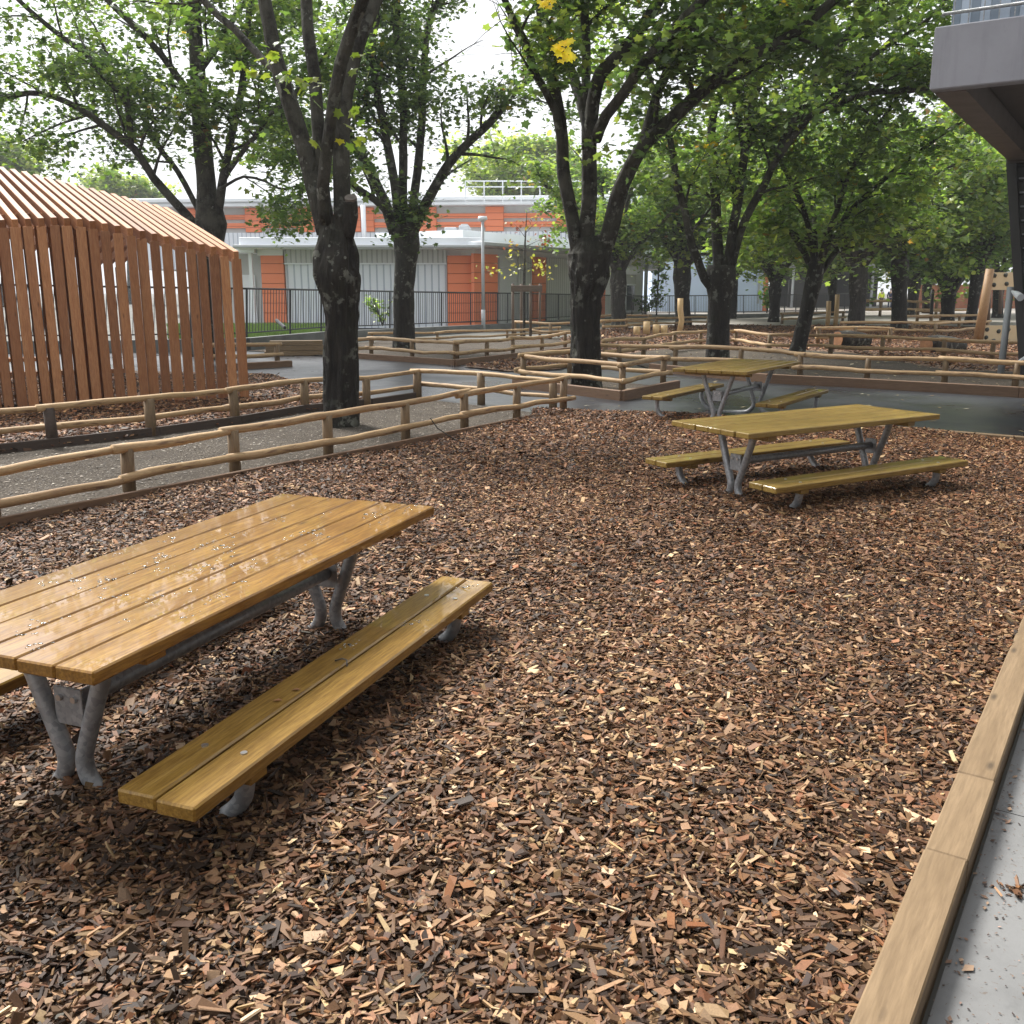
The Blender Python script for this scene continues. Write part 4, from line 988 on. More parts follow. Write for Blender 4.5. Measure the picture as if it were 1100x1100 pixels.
# low sprays of pale leaves hanging in front of its limbs
low = [((265, 72), 5), ((285, 64), 6), ((300, 80), 5), ((312, 92), 6), ((336, 88), 6), ((275, 78), 4), ((330, 97), 4), ((376, 60), 3), ((380, 120), 4), ((384, 140), 6), ((372, 150), 5), ((341, 158), 2), ((385, 84), 2), ((304, 52), 2)]
A_low = [(atY(x + rng.uniform(-3, 3), y + rng.uniform(-3, 3), Y - 0.5), n) for (x, y), n in low]
for p, n in A_low:
    A.wood.tube([p - A.o, p - A.o + Vector((0.05, 0.25, 0.05))], [0.004, 0.006], 4, False)
ta = A.finish(0.12, 5.0, 0.22, True, (1.15, 1.15, 1.0), 0.02)
r2 = np.random.RandomState(4)
for p, n in A_low:
    P_ = np.array([tuple(p - A.o)] * n) + r2.normal(0, 1, (n, 3)) * np.array([0.10, 0.08, 0.05])
    scatter('leaf_spray', LEAF9, [tuple(range(12))], P_, rotmats(r2.uniform(0, 6.3, n), r2.uniform(0.2, 1.3, n), r2.uniform(0, 6.3, n)), np.repeat(r2.uniform(.10, .15, (n, 1)), 3, 1),
            np.array([(0.20, 0.26, 0.055), (0.26, 0.29, 0.06), (0.15, 0.22, 0.05), (0.40, 0.33, 0.05)])[r2.choice(4, n, p=[.4, .3, .25, .05])], M['leaf'], ta)
MB().tube([st + Vector((0, 0.0, -0.02)), st + Vector((0.0, -0.02, 0.012))], 0.075, 14, True, 0.08, 3).build('sawn_stub', M['cut_grey'], ta)

# tree in the mid plot (left of the lamp post)
b = at(434, 376, Z_SOIL); Y = b.y
B = Tree('tree', 'mid-distance tree with an ivy-green fork and upright limbs before the white corrugated wall', (b.x, b.y, Z_SOIL), 21)
B.trunk([atY(x, y, Y) for x, y in [(434, 378), (434, 350), (434, 310), (436, 280), (437, 262), (436, 240)]], [0.33, 0.29, 0.27, 0.30, 0.37, 0.34], 18, 0.12, 2.0)
for pts, dY, r0, r1, f0 in (([(425, 252), (419, 232), (403, 215), (383, 202), (368, 186), (340, 170)], -1.0, 0.120, 0.048, 0.3),
                        ([(424, 250), (413, 218), (396, 180), (384, 158), (375, 142), (360, 100), (340, 60)], 1.0, 0.160, 0.064, 0.35),
                        ([(430, 245), (424, 200), (413, 142), (400, 55), (405, 16), (400, -10)], -0.6, 0.136, 0.080, 0.3),
                        ([(436, 245), (433, 212), (433, 109), (425, 27), (424, -10)], 0.4, 0.136, 0.080, 0.3),
                        ([(441, 245), (446, 212), (452, 150), (455, 82), (460, 27), (473, -5)], 1.2, 0.136, 0.072, 0.3),
                        ([(443, 252), (452, 230), (482, 177), (501, 155), (534, 123), (556, 96), (585, 70)], -1.0, 0.160, 0.056, 0.25)):
    B.limb(B.pxl(pts, Y, dY, 1.5), r0, r1, f0, 0.5, (2.0, 1.0))
for _ in range(26):
    q = atY(rng.uniform(415, 460), rng.uniform(210, 258), Y - 0.45); B.nodes.append((q, 2.0))
B.finish(0.12, 11, 0.27, True, (1.0, 1.0, 1.0), 0.012)

# lichen covered tree in the boxed plot
b = at(631, 416, Z_SOIL); Y = b.y
C_ = Tree('tree', 'big middle tree with pale lichen patches on a forked trunk inside the boxed log fence', (b.x, b.y, Z_SOIL), 31)
C_.trunk([atY(x, y, Y) for x, y in [(631, 420), (630, 395), (629, 350), (629, 320), (631, 296), (632, 272), (630, 255)]], [0.285, 0.25, 0.245, 0.27, 0.36, 0.37, 0.24], 84, 0.18, 3.6, 0.055, 0.04)
for pts, dY, r0, r1, f0, *yo in (([(622, 285), (617, 245), (606, 190), (603, 150), (596, 100), (588, 50), (582, 10)], -0.6, 0.125, 0.070, 0.5),
                        ([(604, 165), (596, 120), (574, 79), (565, 46), (550, 20)], -1.0, 0.070, 0.039, 0.3, -0.32),
                        ([(630, 275), (631, 245), (634, 190), (634, 136), (642, 90), (650, 74), (669, 55), (707, 3)], -0.8, 0.148, 0.070, 0.6),
                        ([(630, 160), (629, 95), (628, 30), (628, -5)], 0.5, 0.078, 0.062, 0.5, -0.36),
                        ([(634, 150), (622, 100), (609, 68), (598, 14), (594, -5)], 0.9, 0.094, 0.062, 0.5, -0.38),
                        ([(640, 285), (653, 259), (662, 215), (676, 182), (691, 155), (718, 131), (745, 106), (781, 76), (800, 63), (850, 40)], -1.5, 0.156, 0.055, 0.4),
                        ([(640, 150), (650, 124), (669, 98), (696, 60), (732, 25), (756, 0)], -1.6, 0.094, 0.062, 0.4, -0.38),
                        ([(690, 156), (700, 120), (716, 80), (760, 40), (806, 14), (840, 5)], 0.6, 0.078, 0.047, 0.3, -0.68)):
    C_.limb(C_.pxl(pts, Y + (yo[0] if yo else 0), dY, 1.8), r0, r1, f0, 0.42, (1.5, 0.8))
for _ in range(16):
    C_.nodes.append((atY(rng.uniform(640, 760), rng.uniform(95, 200), Y - rng.uniform(0.2, 0.9)), 1.6))
tc_ = C_.finish(0.115, 9, 0.26, True, (1.15, 1.12, 1.1), 0.012)
P_ = [atY(x, y, Y - 2.4) for x, y in ((598, 50), (603, 53), (609, 46), (613, 44), (600, 58), (607, 60), (612, 63), (603, 66), (596, 53), (610, 55), (604, 47), (615, 61), (587, 2), (583, 6), (590, 8), (580, 3), (593, 2))]
r2 = np.random.RandomState(5)
low_ = (4, 5, 6, 7, 11)
for Q_, src in (([P_[i] for i in range(14) if i not in low_], (594, 62)), ([P_[i] for i in low_], (596, 74)), (P_[14:], (583, 14))):
    n = len(Q_); q0 = atY(src[0], src[1], Y - 0.7); cq = sum(Q_, Vector()) / n
    MB().tube([q0 - C_.o, q0.lerp(cq, 0.5) - C_.o + Vector((0, 0, 0.10)), cq - C_.o], [0.016, 0.010, 0.004], 6, False).build('branch', M['bark'], tc_, True)
    scatter('leaf_spray', LEAF9, [tuple(range(12))], np.array([tuple(p - C_.o) for p in Q_]), rotmats(r2.uniform(0, 6.3, n), r2.uniform(0.7, 1.4, n), r2.uniform(-0.5, 0.5, n)), np.full((n, 3), 0.14),
            np.array([(0.95, 0.78, 0.06), (0.92, 0.68, 0.04)])[r2.randint(2, size=n)], M['leaf'], tc_)

# tree beyond the shelter
Y = 24.5; b = atY(223, 372, Y); b.z = Z_ASP
L_ = Tree('tree', 'spreading tree rising behind the slatted shelter at left', (b.x, b.y, b.z), 41)
L_.trunk([atY(x, y, Y) for x, y in [(223, 384), (223, 320), (224, 265), (226, 240), (222, 205), (218, 160), (214, 100), (211, 50), (208, 0)]], [0.38, 0.33, 0.34, 0.40, 0.24, 0.22, 0.19, 0.17, 0.14], 16, 0.10, 2)
for pts, dY, r0, r1, f0, *yo in (([(218, 255), (202, 232), (180, 208), (164, 191), (148, 166), (136, 153), (95, 123), (46, 101), (0, 104), (-40, 90)], -1.5, 0.120, 0.040, 0.25),
                        ([(220, 240), (212, 222), (191, 185), (169, 155), (150, 120), (130, 90)], 1.0, 0.080, 0.040, 0.3),
                        ([(140, 155), (136, 109), (112, 84), (93, 60), (55, 30), (20, 0)], -1.0, 0.080, 0.040, 0.15, -0.83),
                        ([(216, 118), (185, 74), (165, 50), (145, 27), (117, 0)], -0.8, 0.096, 0.056, 0.15),
                        ([(228, 250), (234, 225), (243, 177), (251, 136), (259, 101), (265, 50)], -0.8, 0.128, 0.056, 0.3),
                        ([(240, 195), (246, 183), (262, 160), (273, 147), (289, 123), (310, 110)], -1.5, 0.072, 0.032, 0.3, -0.3),
                        ([(212, 60), (200, 20), (190, -20)], 0.6, 0.096, 0.064, 0.2),
                        ([(212, 80), (240, 40), (262, 0)], 0.6, 0.080, 0.048, 0.2),
                        ([(238, 202), (262, 190), (285, 195), (300, 203)], -1.2, 0.040, 0.016, 0.3, -0.4)):
    L_.limb(L_.pxl(pts, Y + (yo[0] if yo else 0), dY, 1.2), r0, r1, f0, 0.5, (1.9, 1.0))
L_.finish(0.12, 10.5, 0.28, True, (1.15, 1.15, 1.0), 0.005)

# tree behind the farthest table
b = at(771, 386, Z_SOIL); Y = b.y
D_ = Tree('tree', 'dark vase shaped tree standing directly behind the farthest picnic table', (b.x, b.y, Z_SOIL), 51)
D_.trunk([atY(x, y, Y) for x, y in [(771, 388), (772, 350), (773, 320), (774, 300), (775, 285)]], [0.31, 0.265, 0.27, 0.36, 0.33], 18, 0.12, 2)
for pts, dY, r0, r1, f0, *yo in (([(766, 310), (757, 300), (748, 278), (743, 264), (735, 225), (726, 191), (720, 150), (705, 110)], -0.8, 0.115, 0.057, 0.3),
                        ([(773, 300), (771, 260), (767, 191), (764, 145), (770, 90), (765, 50)], 0.6, 0.148, 0.074, 0.3),
                        ([(778, 300), (785, 262), (795, 200), (802, 150), (812, 100), (830, 60)], -0.8, 0.123, 0.074, 0.3),
                        ([(782, 300), (800, 237), (822, 196), (835, 169), (868, 128), (890, 115), (931, 101), (996, 95)], -2.0, 0.107, 0.041, 0.3),
                        ([(835, 170), (850, 130), (880, 95), (915, 75), (950, 50)], 0.3, 0.082, 0.041, 0.2, -0.86),
                        ([(800, 160), (790, 100), (800, 40), (795, 0)], 1.0, 0.082, 0.049, 0.2, -0.5),
                        ([(890, 115), (920, 75), (945, 55), (985, 30), (1010, 5)], -0.5, 0.057, 0.033, 0.1, -1.43),
                        ([(845, 150), (870, 95), (905, 45), (925, 5)], -0.8, 0.082, 0.049, 0.15, -0.95)):
    D_.limb(D_.pxl(pts, Y + (yo[0] if yo else 0), dY, 1.2), r0, r1, f0, 0.48, (1.8, 0.9))
D_.finish(0.125, 8.5, 0.28, True, (1.45, 1.4, 1.25), 0.014)

def auto_tree(label, px, py, Y, w_px, fork_y, top_px=None, seed=1, nl=7, crown=4.5, hi=False, leaf=0.2, lpn=5, tint=(1, 1, 1), barkn='bark', lean=0.0, yellow=0.01, spread=0.32, up=1.0, light=0.0, z0=None, lower=0.0, group='trees of the schoolyard', name='tree', cat='tree'):
    b = atY(px, py, Y); z = Z_SOIL if z0 is None else z0
    t = Tree(name, label, (b.x, b.y, z), seed, barkn, group, cat)
    r = t.r; rad = w_px * Y / F_PX / 2
    fx = top_px if top_px is not None else px
    f = atY(fx, fork_y, Y); base = Vector((b.x, b.y, z - 0.05))
    mid = base.lerp(f, 0.5) + Vector((r.uniform(-.05, .05), 0, 0))
    t.trunk([base, base.lerp(f, 0.15), mid, base.lerp(f, 0.85), f + Vector((0, 0, 0.25))], [rad * 1.25, rad * 1.04, rad, rad * 1.2, rad * 1.05], 12, 0.12, 2)
    ph = r.uniform(0, 6.28)
    for i in range(nl):
        a_ = ph + 2 * PI * i / nl + r.uniform(-.35, .35)
        sp = r.uniform(0.35, 0.85) * (1.25 if i % 2 else 0.7)
        L = crown * r.uniform(0.8, 1.15)
        d = Vector((math.cos(a_) * sp, math.sin(a_) * sp, up)).normalized()
        pts = [f - Vector((0, 0, 0.25)), f + d * 0.35 * L * 0.5]
        q = pts[-1]; dd = d
        for k_ in range(4):
            dd = (dd + Vector((math.cos(a_) * 0.16 + r.uniform(-.15, .15), math.sin(a_) * 0.16 + r.uniform(-.15, .15), r.uniform(-.14, .1)))).normalized()
            q = q + dd * L * 0.24; pts.append(q)
        t.limb(pts, rad * r.uniform(0.42, 0.62), rad * 0.15 + 0.02, 0.2, 0.62, (crown * 0.42, crown * 0.2), 1.0, 7)
    for _ in range(int(lower * 20)):
        a_ = r.uniform(0, 6.28); rr = r.uniform(0.8, crown * 0.75)
        t.nodes.append((f + Vector((math.cos(a_) * rr, math.sin(a_) * rr, r.uniform(-0.3, 1.2))), 1.6))
    t.finish(leaf * 0.8, lpn * 1.5, spread, hi, tint, yellow, None, light)
    return t
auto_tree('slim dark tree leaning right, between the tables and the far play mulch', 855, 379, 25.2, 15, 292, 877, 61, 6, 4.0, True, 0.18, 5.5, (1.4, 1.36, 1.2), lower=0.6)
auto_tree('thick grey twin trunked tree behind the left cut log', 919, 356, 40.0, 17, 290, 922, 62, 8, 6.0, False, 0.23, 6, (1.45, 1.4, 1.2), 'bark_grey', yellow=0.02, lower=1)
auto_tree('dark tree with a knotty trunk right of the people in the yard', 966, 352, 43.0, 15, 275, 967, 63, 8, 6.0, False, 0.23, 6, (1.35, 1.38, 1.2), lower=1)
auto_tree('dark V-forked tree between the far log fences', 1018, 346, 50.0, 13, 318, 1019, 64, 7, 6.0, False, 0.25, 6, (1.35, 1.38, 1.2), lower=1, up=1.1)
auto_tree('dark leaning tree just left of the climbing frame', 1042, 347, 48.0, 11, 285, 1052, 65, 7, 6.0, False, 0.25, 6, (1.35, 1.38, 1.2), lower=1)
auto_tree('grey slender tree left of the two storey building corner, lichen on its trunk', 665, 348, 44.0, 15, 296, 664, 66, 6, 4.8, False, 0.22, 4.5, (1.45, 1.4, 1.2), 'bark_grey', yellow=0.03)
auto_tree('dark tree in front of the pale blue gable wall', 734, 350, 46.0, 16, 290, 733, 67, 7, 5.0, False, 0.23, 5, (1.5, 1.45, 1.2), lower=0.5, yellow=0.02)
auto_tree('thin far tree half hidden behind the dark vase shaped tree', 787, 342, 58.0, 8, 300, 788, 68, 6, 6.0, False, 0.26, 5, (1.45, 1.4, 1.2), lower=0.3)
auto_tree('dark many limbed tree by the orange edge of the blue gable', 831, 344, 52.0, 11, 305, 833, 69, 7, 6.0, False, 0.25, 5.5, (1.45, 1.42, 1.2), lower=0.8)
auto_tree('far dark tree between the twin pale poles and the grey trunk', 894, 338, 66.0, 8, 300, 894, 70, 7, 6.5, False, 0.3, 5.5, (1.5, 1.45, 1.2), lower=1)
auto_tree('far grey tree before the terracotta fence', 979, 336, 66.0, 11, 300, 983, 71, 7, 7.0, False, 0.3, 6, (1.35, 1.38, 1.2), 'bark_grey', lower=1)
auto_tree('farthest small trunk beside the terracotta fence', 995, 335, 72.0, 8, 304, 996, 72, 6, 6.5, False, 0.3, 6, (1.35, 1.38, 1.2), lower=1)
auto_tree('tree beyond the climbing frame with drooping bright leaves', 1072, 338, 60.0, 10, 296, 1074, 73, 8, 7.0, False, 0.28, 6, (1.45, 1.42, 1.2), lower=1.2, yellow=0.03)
# background trees over the roofs and at the yard's end
G_BG = 'trees beyond the buildings'
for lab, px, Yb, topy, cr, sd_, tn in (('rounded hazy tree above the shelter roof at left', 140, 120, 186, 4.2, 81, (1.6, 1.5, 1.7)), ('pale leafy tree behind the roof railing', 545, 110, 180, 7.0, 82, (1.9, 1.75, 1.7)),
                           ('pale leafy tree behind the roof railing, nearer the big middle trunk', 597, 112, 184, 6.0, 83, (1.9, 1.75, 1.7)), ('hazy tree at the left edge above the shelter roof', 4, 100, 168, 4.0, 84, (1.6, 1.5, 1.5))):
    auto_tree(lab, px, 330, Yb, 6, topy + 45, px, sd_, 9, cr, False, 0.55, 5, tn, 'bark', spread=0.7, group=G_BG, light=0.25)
cf = Tree('conifer', 'small far conifer tip above the shelter roof', (atY(86, 330, 130).x, 130, Z_TER), 85, 'bark', G_BG, 'tree')
ct = atY(86, 186, 130)
cf.trunk([Vector((ct.x, 130, 0)), ct], [0.35, 0.04], 8, 0.05)
for i in range(90):
    f_ = rng.random(); zz = ct.z - f_ * 9; a_ = rng.uniform(0, 6.28); rr = f_ * 2.6 * rng.uniform(0.4, 1)
    cf.nodes.append((Vector((ct.x + math.cos(a_) * rr, 130 + math.sin(a_) * rr, zz)), 1))
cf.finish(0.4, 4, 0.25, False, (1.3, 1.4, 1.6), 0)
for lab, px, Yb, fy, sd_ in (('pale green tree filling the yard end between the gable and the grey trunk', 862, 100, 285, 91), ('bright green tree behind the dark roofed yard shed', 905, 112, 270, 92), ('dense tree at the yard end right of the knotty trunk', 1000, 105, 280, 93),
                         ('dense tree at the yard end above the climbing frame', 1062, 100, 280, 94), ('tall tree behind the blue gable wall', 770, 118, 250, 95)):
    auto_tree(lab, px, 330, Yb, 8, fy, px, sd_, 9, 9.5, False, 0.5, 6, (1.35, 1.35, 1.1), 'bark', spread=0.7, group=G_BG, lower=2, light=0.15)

# staked sapling
Y = 35.0; b = atY(563, 360, Y)
sp = Tree('sapling', 'thin young tree with sparse red and yellow leaves tied between stakes', (b.x, Y, Z_SOIL), 101, 'bark_grey', None, 'young tree')
tp = atY(566, 228, Y)
sp.trunk([Vector((b.x, Y, Z_SOIL)), atY(563, 300, Y), atY(564, 262, Y), tp], [0.05, 0.045, 0.03, 0.012], 8, 0.05)
for (x0, y0), (x1, y1) in (((563, 285), (520, 292)), ((563, 290), (585, 284)), ((564, 270), (545, 262)), ((564, 265), (590, 255)), ((565, 250), (578, 238)), ((564, 280), (590, 296)), ((564, 255), (552, 240)), ((563, 292), (546, 281))):
    p, q = atY(x0, y0, Y), atY(x1, y1, Y + rng.uniform(-.4, .4))
    sp.wood.tube([p - sp.o, p.lerp(q, 0.5) + Vector((0, 0, 0.03)) - sp.o, q - sp.o], [0.012, 0.008, 0.004], 5, False)
    for f_ in (0.5, 0.7, 0.85, 1.0): sp.nodes.append((p.lerp(q, f_), 1.0))
sp.wood.build('trunk', M['bark_grey'], sp.t, True)
r2 = np.random.RandomState(8); P_ = np.array([tuple(x[0] - sp.o) for x in sp.nodes for _ in range(5)]); n = len(P_)
P_ += r2.normal(0, 0.16, P_.shape)
red = (P_[:, 2] > 3.0)[:, None]
cl = np.where(red, np.array([(0.22, 0.06, 0.05), (0.30, 0.22, 0.09)])[r2.randint(2, size=n)], np.array([(0.42, 0.34, 0.08), (0.30, 0.30, 0.09)])[r2.randint(2, size=n)])
scatter('crown', LEAF5, [tuple(range(6))], P_, rotmats(r2.uniform(0, 6.3, n), r2.uniform(0.2, 1.4, n), r2.uniform(0, 6.3, n)), np.full((n, 3), 0.13), cl, M['leaf'], sp.t)
sf = thing('tree_stake_frame', 'four weathered stakes joined by boards around the young tree', 'tree stakes', (b.x, Y, Z_SOIL))
o_ = Vector((b.x, Y, 0))
for x, dy in ((551, -0.5), (560, 0.5), (570, -0.5), (580, 0.5)):
    q = atY(x, 330, Y + dy); MB().tube([Vector((q.x, q.y, -0.05)) - o_, Vector((q.x, q.y, 1.87)) - o_], 0.05, 8, True, 0.05, x).build('stake', M['stake'], sf, True, uv=True)
xa, xb = atY(549, 310, Y).x - b.x, atY(582, 310, Y).x - b.x
for yy in (-0.58, 0.58):
    MB().box(((xa + xb) / 2, yy, 1.70), (xb - xa, 0.04, 0.22), None, 0.01).build('board', M['stakeboard'], sf)
for xx in (xa + 0.08, xb - 0.08):
    MB().box((xx, 0, 1.70), (0.04, 1.1, 0.16), None, 0.01).build('board', M['stakeboard'], sf)

# ------------------------------------------------------------------ school building behind the railing
def X_at(x, Y, y=312): return atY(x, y, Y).x
bA = (X_at(262, 42), 42.0); b5 = (X_at(517, 42), 42.0)
sch = thing('school_building', 'long white and orange school building with corrugated panels and two roof levels', 'building', (b5[0], b5[1], Z_TER))
BO = Vector((b5[0], b5[1], Z_TER))
class Frame:
    def __init__(s, x, y, ang): s.o = Vector((x, y, 0)); s.a = ang; s.c, s.s = math.cos(ang), math.sin(ang)
    def u(s, px):
        k_ = (px - 550) / F_PX / 1.024
        # point o + u*dir projects to px
        return (k_ * s.o.y - s.o.x) / (s.c - k_ * s.s)
    def part(s, name, mat, u0, u1, v0, v1, z0, z1, parent=sch, bev=0.0, off=BO):
        c = Vector(((u0 + u1) / 2, (v0 + v1) / 2, 0))
        wpos = s.o + Vector((c.x * s.c - c.y * s.s, c.x * s.s + c.y * s.c, (z0 + z1) / 2))
        o = MB().box((0, 0, 0), (u1 - u0, v1 - v0, z1 - z0), None, bev).build(name, mat, parent, False, wpos - (off if parent is sch else Vector((0, 0, 0))), s.a)
        return o
def zY(y, Y): return atY(550, y, Y).z
f1 = Frame(bA[0], 42.9, 0.0); f2 = Frame(b5[0], 42.0, math.radians(58.5)); f3 = Frame(X_at(150, 67), 67.0, math.radians(-4.5))
U = f1.u
zt = zY(268, 42.9)
f1.part('wall', M['white_wall'], U(283), U(517), 0.35, 8.0, 0, zt)
f1.part('orange_panel', M['orange'], U(282), U(306), 0.05, 0.349, 0, zt - 0.25)
f1.part('orange_panel', M['orange'], U(481), U(514), 0.05, 0.349, 0, zt - 0.25)
f1.part('white_lintel', M['white_wall'], U(279), U(306), 0.02, 0.349, zt - 0.25, zt)
f1.part('corrugated_panel', M['corr_white'], U(307), U(480), 0.20, 0.349, 0, zY(284, 43))
f1.part('corrugated_band', M['corr_grey'], U(307), U(480), 0.12, 0.349, zY(284, 43) + 0.06, zt)
f1.part('panel_trim', M['white_metal'], U(306.5), U(480.5), 0.08, 0.349, zY(284, 43), zY(284, 43) + 0.058)
f1.part('eave', M['white_metal'], U(261), U(518), -1.0, 3.0, zt, zt + 0.16, bev=0.02)
f1.part('fascia', M['white_metal'], U(266), U(518), -0.8, 3.0, zt + 0.162, zY(255, 42.2), bev=0.02)
f1.part('gutter', M['zinc'], U(261), U(518), -1.12, -1.002, zt + 0.03, zt + 0.15, bev=0.02)
# entrance recess left of the orange pier
f1.part('grey_wall', M['grey_wall'], U(225), U(283), 1.2, 1.5, 0, 3.5)
f1.part('door', M['white_metal'], U(254), U(268), 1.12, 1.199, 0.1, 2.3)
f1.part('column', M['white_metal'], U(269.5), U(273), 0.0, 0.18, 0, 3.2)
f1.part('porch_roof', M['white_metal'], U(225), U(278), -0.3, 2.5, 3.2, 3.48)
# oblique wing
V = f2.u
zc = 3.42
f2.part('wall', M['white_wall'], 0.6, V(702), 0.7, 7.0, 0, zc)
for n_, m_, xa, xb in (('orange_panel', 'orange', 521, 546), ('grey_door', 'grey_wall', 548, 566), ('grey_panel', 'corr_grey', 567, 582), ('orange_panel', 'orange', 584, 597), ('corrugated_panel', 'corr_grey', 598, 649), ('orange_panel', 'orange', 651, 660)):
    f2.part(n_, M[m_], V(xa), V(xb), 0.55, 0.699, 0, zc - 0.25)
f2.part('canopy', M['white_metal'], -0.2, V(746), -0.2, 3.4, zc + 0.02, zc + 0.22, bev=0.03)
f2.part('gutter', M['zinc'], -0.2, V(746), -0.33, -0.202, zc + 0.03, zc + 0.2, bev=0.03)
f2.part('roof_band', M['white_metal'], 0.4, V(735), 1.2, 6, zc + 0.222, zc + 0.75)
wn = f2.part('window', M['dark_glass'], V(673), V(692), 0.62, 0.699, 0.5, 1.9)
f2.part('window_frame', M['white_metal'], V(672), V(693), 0.58, 0.698, 1.9, 1.98); f2.part('window_frame', M['white_metal'], V(681.5), V(683), 0.58, 0.64, 0.5, 1.9)
f2.part('window_frame', M['white_metal'], V(672), V(693), 0.58, 0.698, 0.42, 0.499)
f2.part('roller_shutter', M['grey_wall'], V(672), V(693), 0.60, 0.699, 1.985, 2.5)
f2.part('shutter_box', M['white_metal'], V(671), V(694), 0.45, 0.699, 2.501, 2.95)
MB().tube([(0, 0, 0), (0, 0, zc)], 0.11, 10).build('downpipe', M['zinc'], sch, True, f2.o + Vector((V(700) * f2.c - 0.4 * f2.s, V(700) * f2.s + 0.4 * f2.c, 0)) - BO)
# roof plant on the lower roof
for xa, xb, ya, yb in ((470, 485, 256, 244), (487, 500, 256, 242)):
    f1.part('roof_vent', M['zinc'], U(xa), U(xb), 5.0, 7.0, zY(256, 48), zY(yb, 48), bev=0.05)
vc = f1.part('roof_vent', M['zinc'], U(489), U(498), 5.4, 6.6, zY(242, 48) + .002, zY(240, 48), bev=0.04)
# upper storey
T = f3.u
zf1, zf0, zb = zY(214, 65.5), zY(222, 65.5), zY(262, 65.5)
zo1, zo0 = zY(224.5, 65.5), zY(248.5, 65.5)
f3.part('upper_wall', M['grey_wall'], T(150), T(713), 0.3, 9.0, 3.0, zf0)
f3.part('upper_fascia', M['white_metal'], T(140), T(714), -0.9, 9.0, zf0 + 0.002, zf1 - 0.2, bev=0.05)
f3.part('upper_fascia', M['white_metal'], T(138), T(715), -1.1, 9.0, zf1 - 0.198, zf1 + 0.08, bev=0.05)
f3.part('corrugated_band', M['corr_white'], T(150), T(713), 0.10, 0.299, 3.0, zo0 - 0.03)
for xa, xb in ((205, 216), (268.5, 284), (324, 340), (379, 390), (396, 404), (452, 470), (522, 541), (597, 612), (655, 672), (706, 712.5)):
    f3.part('orange_pier', M['orange'], T(xa), T(xb), 0.0, 0.299, zo0, zo1 + 0.12)
edges = [(150, 205), (216, 268.5), (284, 324), (340, 379), (404, 452), (470, 522), (541, 597), (612, 655), (672, 706)]
for xa, xb in edges:
    for ya, yb in ((229.5, 234.5), (238.5, 244)):
        f3.part('orange_slat', M['orange'], T(xa) + .01, T(xb) - .01, 0.10, 0.299, zY(yb, 65.5), zY(ya, 65.5))
MB().tube([(0, 0, 0), (0, 0, zf0 - 3.0)], 0.16, 10).build('downpipe', M['white_metal'], sch, True, Vector((X_at(393, 64.3), 64.3, 3.0)) - BO)
def roof_rail(xa, xb, Yr, ytop, ybot, step):
    m = MB(); za, zb_ = zY(ybot, Yr), zY(ytop, Yr); x0, x1 = X_at(xa, Yr, 205), X_at(xb, Yr, 205)
    n = max(1, int(round((xb - xa) / step)))
    for i in range(n + 1):
        x = x0 + (x1 - x0) * i / n; m.tube([(x, Yr, za - 0.6), (x, Yr, zb_)], 0.045, 6)
    for z in (zb_, (za + zb_) / 2): m.tube([(x0, Yr, z), (x1, Yr, z)], 0.045, 6)
    o = m.build('roof_railing', M['white_metal'], sch); o.location = -BO
roof_rail(500, 640, 63.0, 194.5, 207, 20.5)
roof_rail(306, 331, 66.0, 200, 213, 6)
roof_rail(392, 440, 67, 206, 214, 24)

# ivy on the corner of the oblique wing
iv = Tree('ivy', 'column of ivy climbing the corner where the orange building meets the blue gable', (X_at(706, 57), 57.0, Z_TER), 111, 'bark', None, 'climbing plant')
for i in range(150): iv.nodes.append((Vector((X_at(706, 57) + rng.gauss(0, .22), 57 + rng.gauss(0, .15), rng.uniform(0.6, 5.4))), 1))
iv.wood.tube([(0, 0, 0), (0.05, 0, 3), (0, 0, 5.2)], 0.05, 6); iv.finish(0.2, 4, 0.15, False, (0.9, 1.1, 0.8), 0)

# pale blue gable building
gb = thing('gable_building', 'tall pale blue gable wall with an orange corner strip', 'building', (X_at(760, 78), 78, Z_TER))
go = Vector((X_at(760, 78), 78, Z_TER))
xL, xR = X_at(700, 78) - go.x, X_at(821, 78) - go.x
MB().box(((xL + xR) / 2, 4, 5.2), (xR - xL, 8, 10.4)).build('wall', M['blue_wall'], gb)
MB().box((X_at(822.5, 78) - go.x, 3.95, 5.2), (X_at(825.5, 78) - X_at(821, 78), 8.1, 10.36)).build('orange_corner', M['orange'], gb)
MB().beam((xL - 0.3, 4, 10.55), (xR + 0.6, 4, 10.55), 8.6, 0.25).build('roof', M['zinc'], gb)
MB().disc((X_at(808, 77.9) - go.x, -0.06, zY(298, 78)), 0.22, 0.2, 10).build('wall_light', M['white_metal'], gb)
MB().box((X_at(815, 77.9) - go.x, -0.05, 3.4), (0.14, 0.098, 5.5)).build('downpipe', M['zinc'], gb)

# lamp post
Y = 40.2; lp = thing('lamp_post', 'slim pale lamp post in front of the orange panel', 'lamp post', (X_at(519, Y), Y, Z_TER))
MB().tube([(0, 0, 0), (0, 0, 0.9)], 0.085, 12).build('base', M['zinc'], lp, True)
MB().tube([(0, 0, 0.9), (0, 0, zY(234, Y))], [0.07, 0.06], 12).build('pole', M['zinc'], lp, True)
MB().tube([(0, 0, zY(236, Y)), (0, 0, zY(234.2, Y)), (0, 0, zY(231, Y))], [0.08, 0.2, 0.17], 12).build('lamp_head', M['white_metal'], lp, True)

